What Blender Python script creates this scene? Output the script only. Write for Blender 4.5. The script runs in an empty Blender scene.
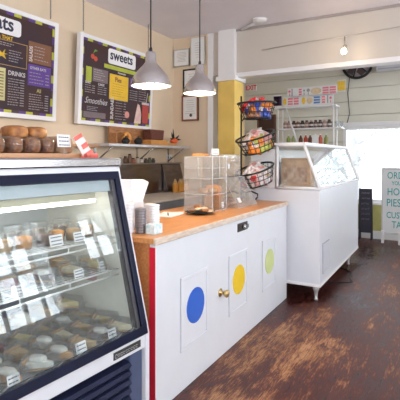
import bpy, math, random
from mathutils import Vector, Matrix
random.seed(7)
S = bpy.context.scene
COL = S.collection
PI = math.pi
TH = math.atan(245/435)
# ---------------------------------------------------------------- camera
cam = bpy.data.cameras.new('camera'); co = bpy.data.objects.new('camera', cam); COL.objects.link(co)
co.location = (0, 0, 1.36); co.rotation_euler = (PI/2, 0, TH - PI/2)
cam.sensor_width = 36; cam.lens = 36*435/400; cam.shift_y = -43/400; cam.clip_end = 200
S.camera = co
S.view_settings.view_transform = 'Standard'; S.view_settings.look = 'None'
S.view_settings.exposure = -0.08; S.view_settings.gamma = 1; S.view_settings.use_curve_mapping = False
# ---------------------------------------------------------------- world
w = bpy.data.worlds.new('world'); S.world = w; w.use_nodes = True
bg = w.node_tree.nodes['Background']; bg.inputs[0].default_value = (.90, .95, 1, 1); bg.inputs[1].default_value = 4.2
# ---------------------------------------------------------------- daylight through the right-hand windows, plus an added rear fill lamp
def area(name, loc, rot, sx, sy, e, col=(1, 1, 1)):
    l = bpy.data.lights.new(name, 'AREA'); l.shape = 'RECTANGLE'; l.size = sx; l.size_y = sy; l.energy = e; l.color = col
    o = bpy.data.objects.new(name, l); COL.objects.link(o); o.location = loc; o.rotation_euler = rot
    return o
DAY = (.88, .92, 1)
area('window_daylight', (1.1, -3.3, 1.72), (PI/2+.85, 0, 0), 2.2, 1.4, 205, DAY)
area('window_daylight', (3.15, -3.1, 1.72), (PI/2+.35, 0, 0), 1.5, 1.6, 80, DAY)
area('window_daylight', (4.9, -3.1, 2.1), (PI/2+.5, 0, 0), .9, .9, 28, DAY)
area('window_daylight', (6.9, -3.3, 1.72), (PI/2+.85, 0, 0), 1.2, 1.4, 115, DAY)
area('window_daylight', (-2.25, -.6, 1.72), (PI/2+.85, 0, -PI/2), 2.6, 1.4, 190, DAY)  # frontal fill lamp, added outside the unseen rear wall

# ---------------------------------------------------------------- materials
MATS = {}
def pm(name, col, rough=.5, metal=0, var=.06, scale=8, bump=0, bscale=60, spec=.5, emit=None, es=0, stretch=None, col2=None):
    if name in MATS: return MATS[name]
    m = bpy.data.materials.new(name); m.use_nodes = True; nt = m.node_tree; N = nt.nodes; L = nt.links
    b = N['Principled BSDF']
    b.inputs['Roughness'].default_value = rough; b.inputs['Metallic'].default_value = metal
    b.inputs['Specular IOR Level'].default_value = spec
    tc = N.new('ShaderNodeTexCoord'); mp = N.new('ShaderNodeMapping'); L.new(tc.outputs['Object'], mp.inputs[0])
    if stretch: mp.inputs['Scale'].default_value = stretch
    nz = N.new('ShaderNodeTexNoise'); nz.inputs['Scale'].default_value = scale; nz.inputs['Detail'].default_value = 4
    L.new(mp.outputs[0], nz.inputs[0])
    cr = N.new('ShaderNodeValToRGB'); c = col
    c2 = col2 if col2 else tuple(min(1, x*(1+var)) for x in c); c1 = c if col2 else tuple(x*(1-var) for x in c)
    cr.color_ramp.elements[0].position = .35; cr.color_ramp.elements[1].position = .65
    cr.color_ramp.elements[0].color = (*c1, 1); cr.color_ramp.elements[1].color = (*c2, 1)
    L.new(nz.outputs[0], cr.inputs[0]); L.new(cr.outputs[0], b.inputs['Base Color'])
    if bump:
        n2 = N.new('ShaderNodeTexNoise'); n2.inputs['Scale'].default_value = bscale; L.new(mp.outputs[0], n2.inputs[0])
        bp = N.new('ShaderNodeBump'); bp.inputs['Strength'].default_value = bump; bp.inputs['Distance'].default_value = .01
        L.new(n2.outputs[0], bp.inputs['Height']); L.new(bp.outputs[0], b.inputs['Normal'])
    if emit: b.inputs['Emission Color'].default_value = (*emit, 1); b.inputs['Emission Strength'].default_value = es
    MATS[name] = m; return m
def clear(name, tint=(.96, .98, .98), haze=.06, hazecol=(.9, .92, .93), ior=1.45, rough=.02, boost=1.0):
    m = bpy.data.materials.new(name); m.use_nodes = True; nt = m.node_tree; N = nt.nodes; L = nt.links
    N.remove(N['Principled BSDF']); out = N['Material Output']
    t = N.new('ShaderNodeBsdfTransparent'); t.inputs[0].default_value = (*tint, 1)
    g = N.new('ShaderNodeBsdfGlossy'); g.inputs['Roughness'].default_value = rough
    dd = N.new('ShaderNodeBsdfDiffuse'); dd.inputs[0].default_value = (*hazecol, 1)
    f0 = ((ior-1)/(ior+1))**2
    ge = N.new('ShaderNodeNewGeometry'); dt = N.new('ShaderNodeVectorMath'); dt.operation = 'DOT_PRODUCT'
    L.new(ge.outputs['Normal'], dt.inputs[0]); L.new(ge.outputs['Incoming'], dt.inputs[1])
    def mt(op, a, c=None):
        x = N.new('ShaderNodeMath'); x.operation = op
        for i, v in enumerate((a, c)):
            if v is None: continue
            if isinstance(v, (int, float)): x.inputs[i].default_value = v
            else: L.new(v, x.inputs[i])
        return x.outputs[0]
    fres = mt('ADD', mt('MULTIPLY', mt('POWER', mt('SUBTRACT', 1.0, mt('ABSOLUTE', dt.outputs['Value'])), 5.0), 1-f0), f0)
    mu = N.new('ShaderNodeMath'); mu.operation = 'MULTIPLY'; mu.inputs[1].default_value = boost; mu.use_clamp = True
    nz = N.new('ShaderNodeTexNoise'); nz.inputs['Scale'].default_value = 25
    mh = N.new('ShaderNodeMath'); mh.operation = 'MULTIPLY'; mh.inputs[1].default_value = haze*2
    L.new(nz.outputs[0], mh.inputs[0])
    a = N.new('ShaderNodeMixShader'); b = N.new('ShaderNodeMixShader')
    L.new(mh.outputs[0], a.inputs[0]); L.new(t.outputs[0], a.inputs[1]); L.new(dd.outputs[0], a.inputs[2])
    L.new(fres, mu.inputs[0]); L.new(mu.outputs[0], b.inputs[0]); L.new(a.outputs[0], b.inputs[1]); L.new(g.outputs[0], b.inputs[2])
    L.new(b.outputs[0], out.inputs[0]); MATS[name] = m; return m

cream = pm('cream_wall_paint', (.78, .62, .45), .7, var=.02, scale=2, bump=.08, bscale=30)
offw = pm('white_paint', (.88, .86, .86), .45, var=.015, scale=4)
doorw = pm('door_white_paint', (.76, .77, .81), .35, var=.015, scale=5, bump=.05, bscale=20)
ceilm = pm('ceiling_paint', (.90, .86, .92), .8, var=.03, scale=2, bump=.15, bscale=40)
yellow = pm('yellow_column_paint', (.86, .59, .15), .5, var=.04, scale=6)
olive = pm('olive_yellow_paint', (.55, .50, .17), .6)
freez = pm('freezer_enamel', (.72, .725, .77), .3, var=.01, spec=.4)
casew = pm('case_white_enamel', (.76, .76, .80), .3, var=.015)
cinner = pm('case_inner_grey', (.50, .53, .54), .5, var=.03)
navy = pm('navy_enamel', (.006, .008, .028), .4, spec=.2, var=.15)
navy2 = pm('navy_grille', (.016, .019, .05), .45, spec=.25, var=.12, scale=20)
steel = pm('brushed_steel', (.50, .49, .50), .25, 1, var=.05, scale=30, stretch=(1, 12, 12))
darksteel = pm('dark_stainless_panel', (.24, .21, .205), .27, .9, var=.15, scale=5, stretch=(1, 1, 4))
alum = pm('spun_aluminium', (.60, .57, .56), .26, .95, var=.05, scale=20)
glow = pm('shade_white_lining', (.9, .88, .84), .5, var=.01)
bulb = pm('lit_bulb', (1, .9, .7), .5, emit=(1, .86, .66), es=14)
black = pm('black_metal', (.012, .012, .013), .4, var=.2)
blackm = pm('matt_black', (.02, .018, .017), .7, var=.2)
wood = pm('orange_worktop_wood', (.60, .24, .075), .38, col2=(.72, .33, .12), scale=5, stretch=(1.2, 14, 14), bump=.05)
wood2 = pm('pale_wood_edge', (.60, .45, .33), .55, col2=(.76, .66, .56), scale=9, stretch=(1.5, 6, 6))
brownwood = pm('brown_board_wood', (.45, .22, .11), .5, col2=(.58, .32, .17), scale=6, stretch=(2, 12, 12))
red = pm('red_paint', (.72, .01, .04), .4)
blue = pm('blue_paint', (.035, .14, .60), .4, var=.03)
yel = pm('yellow_paint', (.90, .60, .02), .4, var=.03)
green = pm('pale_green_paint', (.62, .70, .28), .4, var=.03)
brass = pm('brass', (.62, .45, .2), .3, .9)
paper = pm('white_paper', (.84, .83, .82), .7, var=.02)
ink = pm('dark_ink', (.04, .04, .07), .7)
plast = clear('clear_plastic_tub', haze=.10, ior=1.4, boost=1.3)
acry = clear('acrylic', tint=(.985, .985, .98), haze=.13, ior=1.4, boost=1.2, hazecol=(.95, .93, .92))
glass = clear('pane_glass', haze=.015, ior=1.5, boost=1.0, rough=.003)
caseg = clear('display_glass', haze=.02, ior=1.5, boost=1.0, rough=.004)
freezg = clear('freezer_glass', haze=.03, ior=1.5, boost=2.2, rough=.01)

# siding
def siding():
    m = pm('sage_cream_siding', (.78, .75, .64), .6, var=.02, scale=3)
    nt = m.node_tree; N = nt.nodes; L = nt.links; b = N['Principled BSDF']
    tc = N.new('ShaderNodeTexCoord'); sx = N.new('ShaderNodeSeparateXYZ'); L.new(tc.outputs['Object'], sx.inputs[0])
    f = N.new('ShaderNodeMath'); f.operation = 'MULTIPLY'; f.inputs[1].default_value = 1/.23; L.new(sx.outputs[2], f.inputs[0])
    g = N.new('ShaderNodeMath'); g.operation = 'FRACT'; L.new(f.outputs[0], g.inputs[0])
    cr = N.new('ShaderNodeValToRGB'); e = cr.color_ramp.elements
    e[0].position = 0; e[0].color = (0, 0, 0, 1); e[1].position = .06; e[1].color = (1, 1, 1, 1); L.new(g.outputs[0], cr.inputs[0])
    bp = N.new('ShaderNodeBump'); bp.inputs['Strength'].default_value = 1; bp.inputs['Distance'].default_value = .02
    L.new(cr.outputs[0], bp.inputs['Height']); L.new(bp.outputs[0], b.inputs['Normal'])
    return m
sid = siding()

def floor_mat():
    m = bpy.data.materials.new('worn_painted_planks'); m.use_nodes = True; nt = m.node_tree; N = nt.nodes; L = nt.links
    b = N['Principled BSDF']; tc = N.new('ShaderNodeTexCoord')
    def noise(scale, st, det=6, ro=.6, dist=0):
        mp = N.new('ShaderNodeMapping'); mp.inputs['Scale'].default_value = st; L.new(tc.outputs['Object'], mp.inputs[0])
        n = N.new('ShaderNodeTexNoise'); n.inputs['Scale'].default_value = scale; n.inputs['Detail'].default_value = det
        n.inputs['Roughness'].default_value = ro; n.inputs['Distortion'].default_value = dist; L.new(mp.outputs[0], n.inputs[0]); return n.outputs[0]
    def M(op, a, c, cl=False):
        x = N.new('ShaderNodeMath'); x.operation = op; x.use_clamp = cl
        for i, v in enumerate((a, c)):
            if v is None: continue
            if isinstance(v, (int, float)): x.inputs[i].default_value = v
            else: L.new(v, x.inputs[i])
        return x.outputs[0]
    sp = N.new('ShaderNodeSeparateXYZ'); L.new(tc.outputs['Object'], sp.inputs[0]); X, Y = sp.outputs[0], sp.outputs[1]
    big = noise(1.1, (1, 1.6, 1), 3, .5); mid = noise(5.5, (.8, 2.2, 1), 10, .78, .4); fine = noise(13, (.8, 8, 1), 9, .8, .5)
    # walked strip along the counter
    def blob(cx, cy, sx, sy, amp):
        dx = M('MULTIPLY', M('SUBTRACT', X, cx), 1/sx); dy = M('MULTIPLY', M('SUBTRACT', Y, cy), 1/sy)
        r = M('ADD', M('MULTIPLY', dx, dx), M('MULTIPLY', dy, dy))
        return M('MULTIPLY', M('SUBTRACT', 1, r, True), amp)
    strip = M('ADD', blob(2.7, 1.0, 1.6, .42, .128), blob(4.6, .45, 2.6, .55, .05))
    s = M('ADD', M('MULTIPLY', big, .40), M('ADD', M('MULTIPLY', mid, .48), M('MULTIPLY', fine, .46)))
    s = M('ADD', s, strip)
    wn = N.new('ShaderNodeTexWhiteNoise'); wn.noise_dimensions = '1D'; L.new(M('FLOOR', M('MULTIPLY', Y, 1/.083), None), wn.inputs['W'])
    s = M('ADD', s, M('MULTIPLY', M('SUBTRACT', wn.outputs[0], .5), .05))
    grain = noise(22, (.5, 11, 1), 6, .7); s = M('ADD', s, M('MULTIPLY', M('SUBTRACT', grain, .5), .22))
    cr = N.new('ShaderNodeValToRGB'); e = cr.color_ramp.elements
    e[0].position = .61; e[0].color = (.034, .006, .005, 1); e[1].position = .88; e[1].color = (.50, .27, .14, 1)
    for p, c in ((.69, (.058, .010, .008)), (.745, (.09, .017, .012)), (.775, (.20, .070, .030)), (.82, (.40, .19, .085))):
        x = e.new(p); x.color = (*c, 1)
    L.new(s, cr.inputs[0])
    # plank seams
    fr = M('FRACT', M('MULTIPLY', Y, 1/.083), None); seam = M('LESS_THAN', fr, .05)
    mx = N.new('ShaderNodeMix'); mx.data_type = 'RGBA'; L.new(M('MULTIPLY', seam, .55), mx.inputs[0]); L.new(cr.outputs[0], mx.inputs[6]); mx.inputs[7].default_value = (.03, .01, .007, 1)
    L.new(mx.outputs[2], b.inputs['Base Color'])
    rr = N.new('ShaderNodeMapRange'); rr.inputs[1].default_value = .6; rr.inputs[2].default_value = .85; rr.inputs[3].default_value = .22; rr.inputs[4].default_value = .62
    L.new(s, rr.inputs[0]); L.new(rr.outputs[0], b.inputs['Roughness']); b.inputs['Specular IOR Level'].default_value = .4
    bp = N.new('ShaderNodeBump'); bp.inputs['Strength'].default_value = .35; bp.inputs['Distance'].default_value = .006; bp.invert = True
    L.new(M('ADD', s, M('MULTIPLY', seam, .6)), bp.inputs['Height']); L.new(bp.outputs[0], b.inputs['Normal'])
    return m

# ---------------------------------------------------------------- mesh helpers
class MB:
    def __init__(s): s.v = []; s.f = []; s.m = []; s.sm = []
    def add(s, vs, fs, mi=0, mat=None, smooth=False):
        o = len(s.v)
        for p in vs:
            p = Vector(p); s.v.append(mat @ p if mat else p)
        for f in fs: s.f.append([i+o for i in f]); s.m.append(mi); s.sm.append(smooth)
        return s
    def box(s, x0, x1, y0, y1, z0, z1, mi=0, mat=None):
        vs = [(x, y, z) for x in (x0, x1) for y in (y0, y1) for z in (z0, z1)]
        return s.add(vs, [(0, 1, 3, 2), (4, 6, 7, 5), (0, 4, 5, 1), (2, 3, 7, 6), (0, 2, 6, 4), (1, 5, 7, 3)], mi, mat)
    def lathe(s, prof, n=24, mi=0, mat=None, smooth=True, cap=True):
        vs = []; fs = []
        for r, z in prof:
            for k in range(n): a = 2*PI*k/n; vs.append((r*math.cos(a), r*math.sin(a), z))
        for i in range(len(prof)-1):
            for k in range(n): fs.append((i*n+k, i*n+(k+1) % n, (i+1)*n+(k+1) % n, (i+1)*n+k))
        if cap:
            fs.append(tuple(range(n))[::-1]); fs.append(tuple(range((len(prof)-1)*n, len(prof)*n)))
        return s.add(vs, fs, mi, mat, smooth)
    def tube(s, pts, r, n=8, mi=0, closed=False, mat=None):
        pts = [Vector(p) for p in pts]; L = len(pts); vs = []; fs = []
        up = Vector((0, 0, 1))
        for i, p in enumerate(pts):
            if closed: t = pts[(i+1) % L]-pts[i-1]
            else: t = pts[min(i+1, L-1)]-pts[max(i-1, 0)]
            t = t.normalized(); u = up if abs(t.dot(up)) < .95 else Vector((1, 0, 0))
            a = t.cross(u).normalized(); b = t.cross(a)
            rr = r[i] if isinstance(r, (list, tuple)) else r
            for k in range(n): q = 2*PI*k/n; vs.append(p+a*rr*math.cos(q)+b*rr*math.sin(q))
        for i in range(L if closed else L-1):
            j = (i+1) % L
            for k in range(n): fs.append((i*n+k, i*n+(k+1) % n, j*n+(k+1) % n, j*n+k))
        if not closed: fs += [tuple(range(n))[::-1], tuple(range((L-1)*n, L*n))]
        return s.add(vs, fs, mi, mat, True)
    def prism(s, poly, lo, hi, axis='y', mi=0, mat=None):   # poly in the two other axes
        def P(a, b, c): return {'y': (a, c, b), 'x': (c, a, b), 'z': (a, b, c)}[axis]
        n = len(poly); vs = [P(a, b, lo) for a, b in poly]+[P(a, b, hi) for a, b in poly]
        fs = [tuple(range(n))[::-1], tuple(range(n, 2*n))]+[(k, (k+1) % n, n+(k+1) % n, n+k) for k in range(n)]
        return s.add(vs, fs, mi, mat)
    def blob(s, rx, ry, rz, mat=None, mi=0, n=16, p=1.0, jit=0, seed=0, flat=None):
        rnd = random.Random(seed); vs = []; fs = []; m = n//2
        def q(c): return math.copysign(abs(c)**p, c)
        for i in range(m+1):
            f = PI*i/m-PI/2
            for k in range(n):
                a = 2*PI*k/n; j = 1+rnd.uniform(-jit, jit)
                z = rz*q(math.sin(f))*j
                if flat is not None: z = max(z, flat)
                vs.append((rx*q(math.cos(f))*q(math.cos(a))*j, ry*q(math.cos(f))*q(math.sin(a))*j, z))
        for i in range(m):
            for k in range(n): fs.append((i*n+k, i*n+(k+1) % n, (i+1)*n+(k+1) % n, (i+1)*n+k))
        return s.add(vs, fs, mi, mat, True)
    def build(s, name, mats, parent=None, bevel=0, loc=None):
        me = bpy.data.meshes.new(name); me.from_pydata([tuple(v) for v in s.v], [], s.f)
        for m in (mats if isinstance(mats, (list, tuple)) else [mats]): me.materials.append(m)
        for p, mi, sm in zip(me.polygons, s.m, s.sm): p.material_index = mi; p.use_smooth = sm
        import bmesh
        bm = bmesh.new(); bm.from_mesh(me); bmesh.ops.remove_doubles(bm, verts=bm.verts, dist=1e-6)
        bmesh.ops.recalc_face_normals(bm, faces=bm.faces); bm.to_mesh(me); bm.free()
        o = bpy.data.objects.new(name, me); COL.objects.link(o)
        if parent: o.parent = parent
        if loc: o.location = loc
        if bevel:
            b = o.modifiers.new('bevel', 'BEVEL'); b.width = bevel; b.segments = 2; b.limit_method = 'ANGLE'
        return o
def T(x=0, y=0, z=0, rz=0, rx=0, ry=0, s=1):
    return Matrix.Translation((x, y, z)) @ Matrix.Rotation(rz, 4, 'Z') @ Matrix.Rotation(ry, 4, 'Y') @ Matrix.Rotation(rx, 4, 'X') @ Matrix.Scale(s, 4)
def tag(o, label, cat, group=None, kind=None):
    o['label'] = label; o['category'] = cat
    if group: o['group'] = group
    if kind: o['kind'] = kind
    return o
def thing(name, label, cat, loc=(0, 0, 0), rz=0, group=None):
    o = bpy.data.objects.new(name, None); COL.objects.link(o); o.location = loc; o.rotation_euler = (0, 0, rz); o.empty_display_size = .05
    return tag(o, label, cat, group)
def struct(name, mb, m, bevel=0): o = mb.build(name, m, bevel=bevel); o['kind'] = 'structure'; return o
def copy_thing(o, loc, rz, label, group=None):
    r = o.copy(); COL.objects.link(r); r.location = loc; r.rotation_euler = (0, 0, rz); r['label'] = label
    if group: r['group'] = group
    for ch in list(o.children):
        c = ch.copy(); COL.objects.link(c); c.parent = r
        for g in ch.children:
            d = g.copy(); COL.objects.link(d); d.parent = c
    return r
def text_mb(s, size, mat4, bold=0, align='LEFT', shear=0, ext=.0008, sx=1):
    c = bpy.data.curves.new('t', 'FONT'); c.body = s; c.size = size; c.extrude = ext; c.offset = bold; c.align_x = align; c.shear = shear; c.resolution_u = 3
    o = bpy.data.objects.new('t', c); COL.objects.link(o); bpy.context.view_layer.update()
    me = o.to_mesh(); mb = MB()
    R = mat4 @ Matrix.Rotation(PI/2, 4, 'X') @ Matrix.Diagonal((sx, 1, 1, 1))
    mb.add([tuple(v.co) for v in me.vertices], [tuple(p.vertices) for p in me.polygons], 0, R)
    o.to_mesh_clear(); bpy.data.objects.remove(o); bpy.data.curves.remove(c)
    return mb
def merge(*mbs):
    r = MB()
    for i, m in enumerate(mbs):
        o = len(r.v); r.v += m.v; r.f += [[k+o for k in f] for f in m.f]; r.m += m.m; r.sm += m.sm
    return r

# ================================================================ THE SETTING
U0, U1, V0, V1, ZC, UB = -1.6, 7.75, -2.6, 3.36, 3.03, 5.2
struct('floor', MB().box(U0, U1, V0, V1, -.1, 0), floor_mat())
struct('ceiling', MB().box(U0, U1+.15, V0-.15, V1+.15, ZC, ZC+.12), ceilm)
struct('wall_left', MB().box(U0-.15, U1+.15, V1, V1+.15, -.1, ZC), cream)
# right wall with three/four windows
def wall_with_holes(name, a0, a1, holes, z0, z1, fixed0, fixed1, axis, m):
    mb = MB()
    def bx(p, q, r, s):
        if q-p < 1e-4 or s-r < 1e-4: return
        if axis == 'x': mb.box(p, q, fixed0, fixed1, r, s)
        else: mb.box(fixed0, fixed1, p, q, r, s)
    c = a0
    for (h0, h1, k0, k1) in holes:
        bx(c, h0, z0, z1); bx(h0, h1, z0, k0); bx(h0, h1, k1, z1); c = h1
    bx(c, a1, z0, z1)
    return struct(name, mb, m)
HR = [(0, 2.2, 1.0, 2.45), (2.45, 3.86, 1.0, 2.45), (4.45, 5.35, 1.6, 2.45), (6.3, 7.5, 1.0, 2.45)]
wall_with_holes('wall_right', U0, U1, HR, -.1, ZC, V0-.15, V0, 'x', cream)
HB = [(-1.9, .7, 1.0, 2.45)]  # opening added in the rear wall for the fill lamp
wall_with_holes('wall_rear', V0, V1, HB, -.1, ZC, U0-.15, U0, 'y', cream)
WZ0, WZ1 = .60, 1.875
HF = [(-1.9, 1.53, WZ0, WZ1)]
wall_with_holes('wall_far', V0, V1, HF, .58, ZC, U1, U1+.15, 'y', sid)
struct('wall_far_lower', MB().box(U1, U1+.15, V0, V1, -.1, .58), olive)
struct('baseboard_far', MB().box(U1-.02, U1, V0, V1, 0, .13), offw)
def window(n, a0, a1, z0, z1, wallv, axis, inward, cols, rows, mw=.03):
    root = bpy.data.objects.new('window_%d' % n, None); COL.objects.link(root); root['kind'] = 'structure'
    fr = MB(); gl = MB()
    def bx(mb, p, q, r, s, d0, d1):
        lo, hi = sorted((wallv+inward*d0, wallv+inward*d1))
        if axis == 'x': mb.box(p, q, lo, hi, r, s)
        else: mb.box(lo, hi, p, q, r, s)
    t = .05
    bx(fr, a0, a0+t, z0, z1, -.1, .01); bx(fr, a1-t, a1, z0, z1, -.1, .01); bx(fr, a0+t, a1-t, z1-t, z1, -.1, .01); bx(fr, a0+t, a1-t, z0, z0+t, -.1, .01)
    for i in range(1, cols): c = a0+(a1-a0)*i/cols; bx(fr, c-mw/2, c+mw/2, z0+t, z1-t, -.06, -.02)
    for r_ in rows: z = z0+(z1-z0)*r_; bx(fr, a0+t, a1-t, z-mw/2, z+mw/2, -.062, -.022)
    bx(gl, a0+t, a1-t, z0+t, z1-t, -.045, -.04)
    fr.build('window_frame', offw, root); gl.build('pane', glass, root)
    sl = MB(); bx(sl, a0-.05, a1+.05, z0-.03, z0, -.02, .05); sl.build('window_sill', offw, root)
window(2, 0, 2.2, 1.0, 2.45, V0, 'x', 1, 5, (.34, .67), .05)
window(3, 2.45, 3.86, 1.0, 2.45, V0, 'x', 1, 5, (.25, .5, .75), .05)
window(4, 4.45, 5.35, 1.6, 2.45, V0, 'x', 1, 3, (.5,), .05)
window(5, 6.3, 7.5, 1.0, 2.45, V0, 'x', 1, 3, (.5,), .04)
window(6, -1.9, .7, 1.0, 2.45, U0, 'y', 1, 5, (.5,), .04)  # unseen rear window, put in to pass the frontal fill
window(1, -1.9, 1.53, WZ0, WZ1, U1, 'y', -1, 1, (), .02)
struct('trim_1', MB().box(U1-.1, U1, -2.0, 1.62, WZ1, WZ1+.065), offw, .006)     # blind box above far window
struct('trim_2', MB().box(U1-.012, U1-.004, -1.9, 1.48, 1.222, 1.232), pm('grey_line', (.35, .35, .37), .5))
# partition, bulkhead and column
struct('wall_partition', MB().box(UB, UB+.12, 2.80, V1, 0, ZC), cream)
struct('trim_3', MB().box(UB-.02, UB+.14, 2.72, 2.80, 0, ZC), offw, .004)        # white casing beside the opening
struct('wall_bulkhead', MB().box(UB, UB+.12, V0, 2.72, 2.455, ZC), pm('bulkhead_cream', (.64, .575, .51), .7, var=.02, scale=2))
struct('trim_4', MB().box(UB-.02, UB+.14, V0, 2.38, 2.40, 2.458), offw, .004)
cmb = MB().box(UB-.06, UB+.22, 2.38, 2.62, 0, 2.36, 1).box(UB-.06, UB+.22, 2.38, 2.62, 2.42, ZC, 0).box(UB-.085, UB+.245, 2.355, 2.645, 2.36, 2.42, 0)
struct('wall_column', cmb, [offw, yellow], .004)
struct('trim_5', MB().box(U0, UB, V1-.012, V1, 0, .1), offw)
# outside
struct('ground', MB().box(7.95, 40, -25, 25, -.4, -.3), pm('pale_paving', (.62, .62, .62), .9))

# ================================================================ OUTDOOR TREES
def tree(x, y, h, seed, label, col):
    rnd = random.Random(seed)
    t = thing('tree', label, 'tree', (x, y, -.3), 0, None)
    tr = MB().tube([(0, 0, 0), (.05, .02, h*.3), (0, .1, h*.55), (.1, 0, h*.8)], [.16, .12, .09, .03], 8)
    for k in range(9):
        a = rnd.uniform(0, 2*PI); z = h*rnd.uniform(.28, .7); l = rnd.uniform(.6, 1.5)
        tr.tube([(0, .05, z), (math.cos(a)*l*.5, math.sin(a)*l*.5, z+l*.35), (math.cos(a)*l, math.sin(a)*l, z+l*.6)], [.045, .03, .012], 6)
    tr.build('trunk', pm('grey_bark', (.50, .49, .50), .9), t)
    lf = MB()
    for k in range(2200):
        a = rnd.uniform(0, 2*PI); r = 1.7*math.sqrt(rnd.random()); z = h*.28+rnd.random()*h*.7
        r *= 1-.5*abs(z/h-.6); c = Vector((r*math.cos(a), r*math.sin(a), z)); s = rnd.uniform(.05, .12)
        m = Matrix.Translation(c) @ Matrix.Rotation(rnd.uniform(0, 6), 4, 'Z') @ Matrix.Rotation(rnd.uniform(0, 3), 4, 'X')
        lf.add([(-s, 0, 0), (0, -s*.5, .01), (s, 0, 0), (0, s*.5, .01)], [(0, 1, 2, 3)], 0, m)
    lf.build('foliage', col, t)
f1 = pm('pale_foliage', (.66, .69, .73), .8, var=.2, scale=2); f2 = pm('grey_green_foliage', (.60, .65, .66), .8, var=.2, scale=2)
tree(13.5, 2.3, 5.2, 1, 'pale leafy tree outside, behind the left part of the far window', f1)
tree(18.2, -1.2, 5.6, 2, 'grey-green tree outside the far window, right of the pale one', f2)

# ================================================================ DISPLAY CASE
CA = math.radians(4.3); CW = 1.2
C0 = (1.75, 1.27, 0)
def cpt(X, Y, z): return (C0[0]+X*math.cos(CA)+Y*math.sin(CA), C0[1]-X*math.sin(CA)+Y*math.cos(CA), z)
dc = thing('display_case', 'white refrigerated dessert case with slanted navy-framed glass, left foreground', 'display case', C0, -CA)
prof = [(0, 0), (0, .5), (.205, 1.31), (.78, 1.31), (.78, 0)]
for x0, x1 in ((-.03, 0), (-CW, -CW+.03)):
    MB().prism(prof, x0, x1, 'x').build('side_panel', casew, dc, .006)
GS = .205/.81; GA = math.atan(GS)
def gz(z): return (z-.5)*GS
MB().box(-CW+.03, -.03, .005, .05, .43, .5).build('front_rail', casew, dc, .004)
MB().prism([(gz(1.275), 1.275), (.205, 1.31), (.25, 1.31), (.24, 1.275)], -CW+.03, -.03, 'x').build('upper_rail', casew, dc)
MB().box(-CW, 0, .19, .78, 1.31, 1.355).build('steel_top', steel, dc, .008)
MB().box(-CW+.03, -.03, .74, .78, .3, 1.31).build('back_wall', cinner, dc)
MB().prism([(.04, .52), (.225, 1.275), (.74, 1.275), (.74, .52)], -.035, -.031, 'x').build('inner_side_lining', pm('lining_cream', (.84, .83, .76), .5), dc)
MB().box(-CW+.03, -.03, .03, .74, .49, .515).build('deck', pm('deck_steel', (.45, .43, .41), .35, .6, var=.1), dc)
# navy frame on the slant: frame coordinates (x, s along slant)
FM = Matrix.Translation((0, 0, .5)) @ Matrix.Rotation(-GA, 4, 'X')
LS = .785/math.cos(GA)
fr = MB()
fr.box(-CW+.03, -.028, -.016, .02, .0, .04, 0, FM).box(-CW+.03, -.028, -.016, .02, LS-.04, LS, 0, FM)
fr.box(-.062, -.028, -.016, .02, .04, LS-.04, 0, FM).box(-CW+.03, -CW+.064, -.016, .02, .04, LS-.04, 0, FM)
fr.build('glass_frame', navy, dc, .004)
for gx in (-.085, -CW+.064): MB().box(gx, gx+.023, -.004, .03, .04, LS-.04, 0, FM).build('inner_gasket', pm('grey_gasket', (.09, .085, .095), .4, .5), dc)
MB().box(-CW+.087, -.085, 0, .006, .04, LS-.04, 0, FM).build('glass_pane', caseg, dc)
MB().box(-CW+.087, -.085, .012, .03, LS-.093, LS-.04, 0, FM).build('lamp_canopy', pm('pale_blue_canopy', (.50, .56, .60), .4, var=.03), dc)
lamp = MB().box(-CW+.1, -.12, .26, .36, 1.150, 1.19).build('lamp_housing', pm('cream_housing', (.72, .66, .48), .45), dc)
MB().tube([(-CW+.12, .32, 1.136), (-.07, .32, 1.136)], .012, 10).build('lamp_tube', pm('lit_tube', (1, .95, .85), emit=(1, .95, .86), es=11), lamp)
def shelf(z, y0, y1, nm):
    m = MB()
    for dz in (0, .028): m.tube([(-CW+.04, y0, z-dz), (-.045, y0, z-dz)], .0045, 8)
    for k in range(16): y = y0+(y1-y0)*(k+1)/16; m.tube([(-CW+.04, y, z), (-.045, y, z)], .0025, 6)
    for x in (-1.1, -.85, -.6, -.35, -.1): m.tube([(x, y0, z-.004), (x, y1, z-.004)], .004, 6); m.tube([(x, y0, z-.028), (x, y0, z)], .003, 6)
    s_ = m.build('wire_shelf', pm('white_wire', (.82, .82, .80), .35), dc)
    return s_
shelf(.795, .17, .66, '')
shelf(.955, .18, .66, '')
MB().box(-CW+.05, -.33, .56, .72, .516, .70).build('evaporator_housing', pm('dark_blue_grey_housing', (.035, .045, .07), .5), dc, .01)
# machine compartment
MB().box(-CW+.03, -.03, .06, .76, 0, .42).build('machine_housing', navy, dc)
gr = MB()
for k in range(10):
    z = .395-.041*k; gr.prism([(.055, z), (.02, z-.006), (.008, z-.02), (.02, z-.034), (.055, z-.036)], -CW+.03, -.12, 'x')
gr.build('louvred_grille', navy2, dc)
MB().box(-.118, -.03, .02, .06, 0, .43).build('corner_post', pm('slate_blue_post', (.075, .10, .18), .35), dc, .01)
bd = MB().box(-.245, -.065, .001, .006, .447, .481).build('badge', pm('badge_black', (.05, .05, .05), .4), dc, .002)
sq = MB(); rnd = random.Random(4)
for k in range(9):
    x = -.232+k*.017; h = .012+.006*(k == 0)
    pts = [(x+.012*math.cos(a)*.55, -.0005, .463+h*.55*math.sin(a)) for a in [i*5.2/7+rnd.uniform(0, .8) for i in range(8)]]
    sq.tube(pts, .0011, 5)
sq.build('badge_script', pm('badge_silver', (.7, .7, .7), .3, .5), bd)
nt_ = thing('pink_notice', 'small pink paper notice taped on the inner right side of the display case', 'notice', cpt(-.040, .36, .70), -CA)
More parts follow.
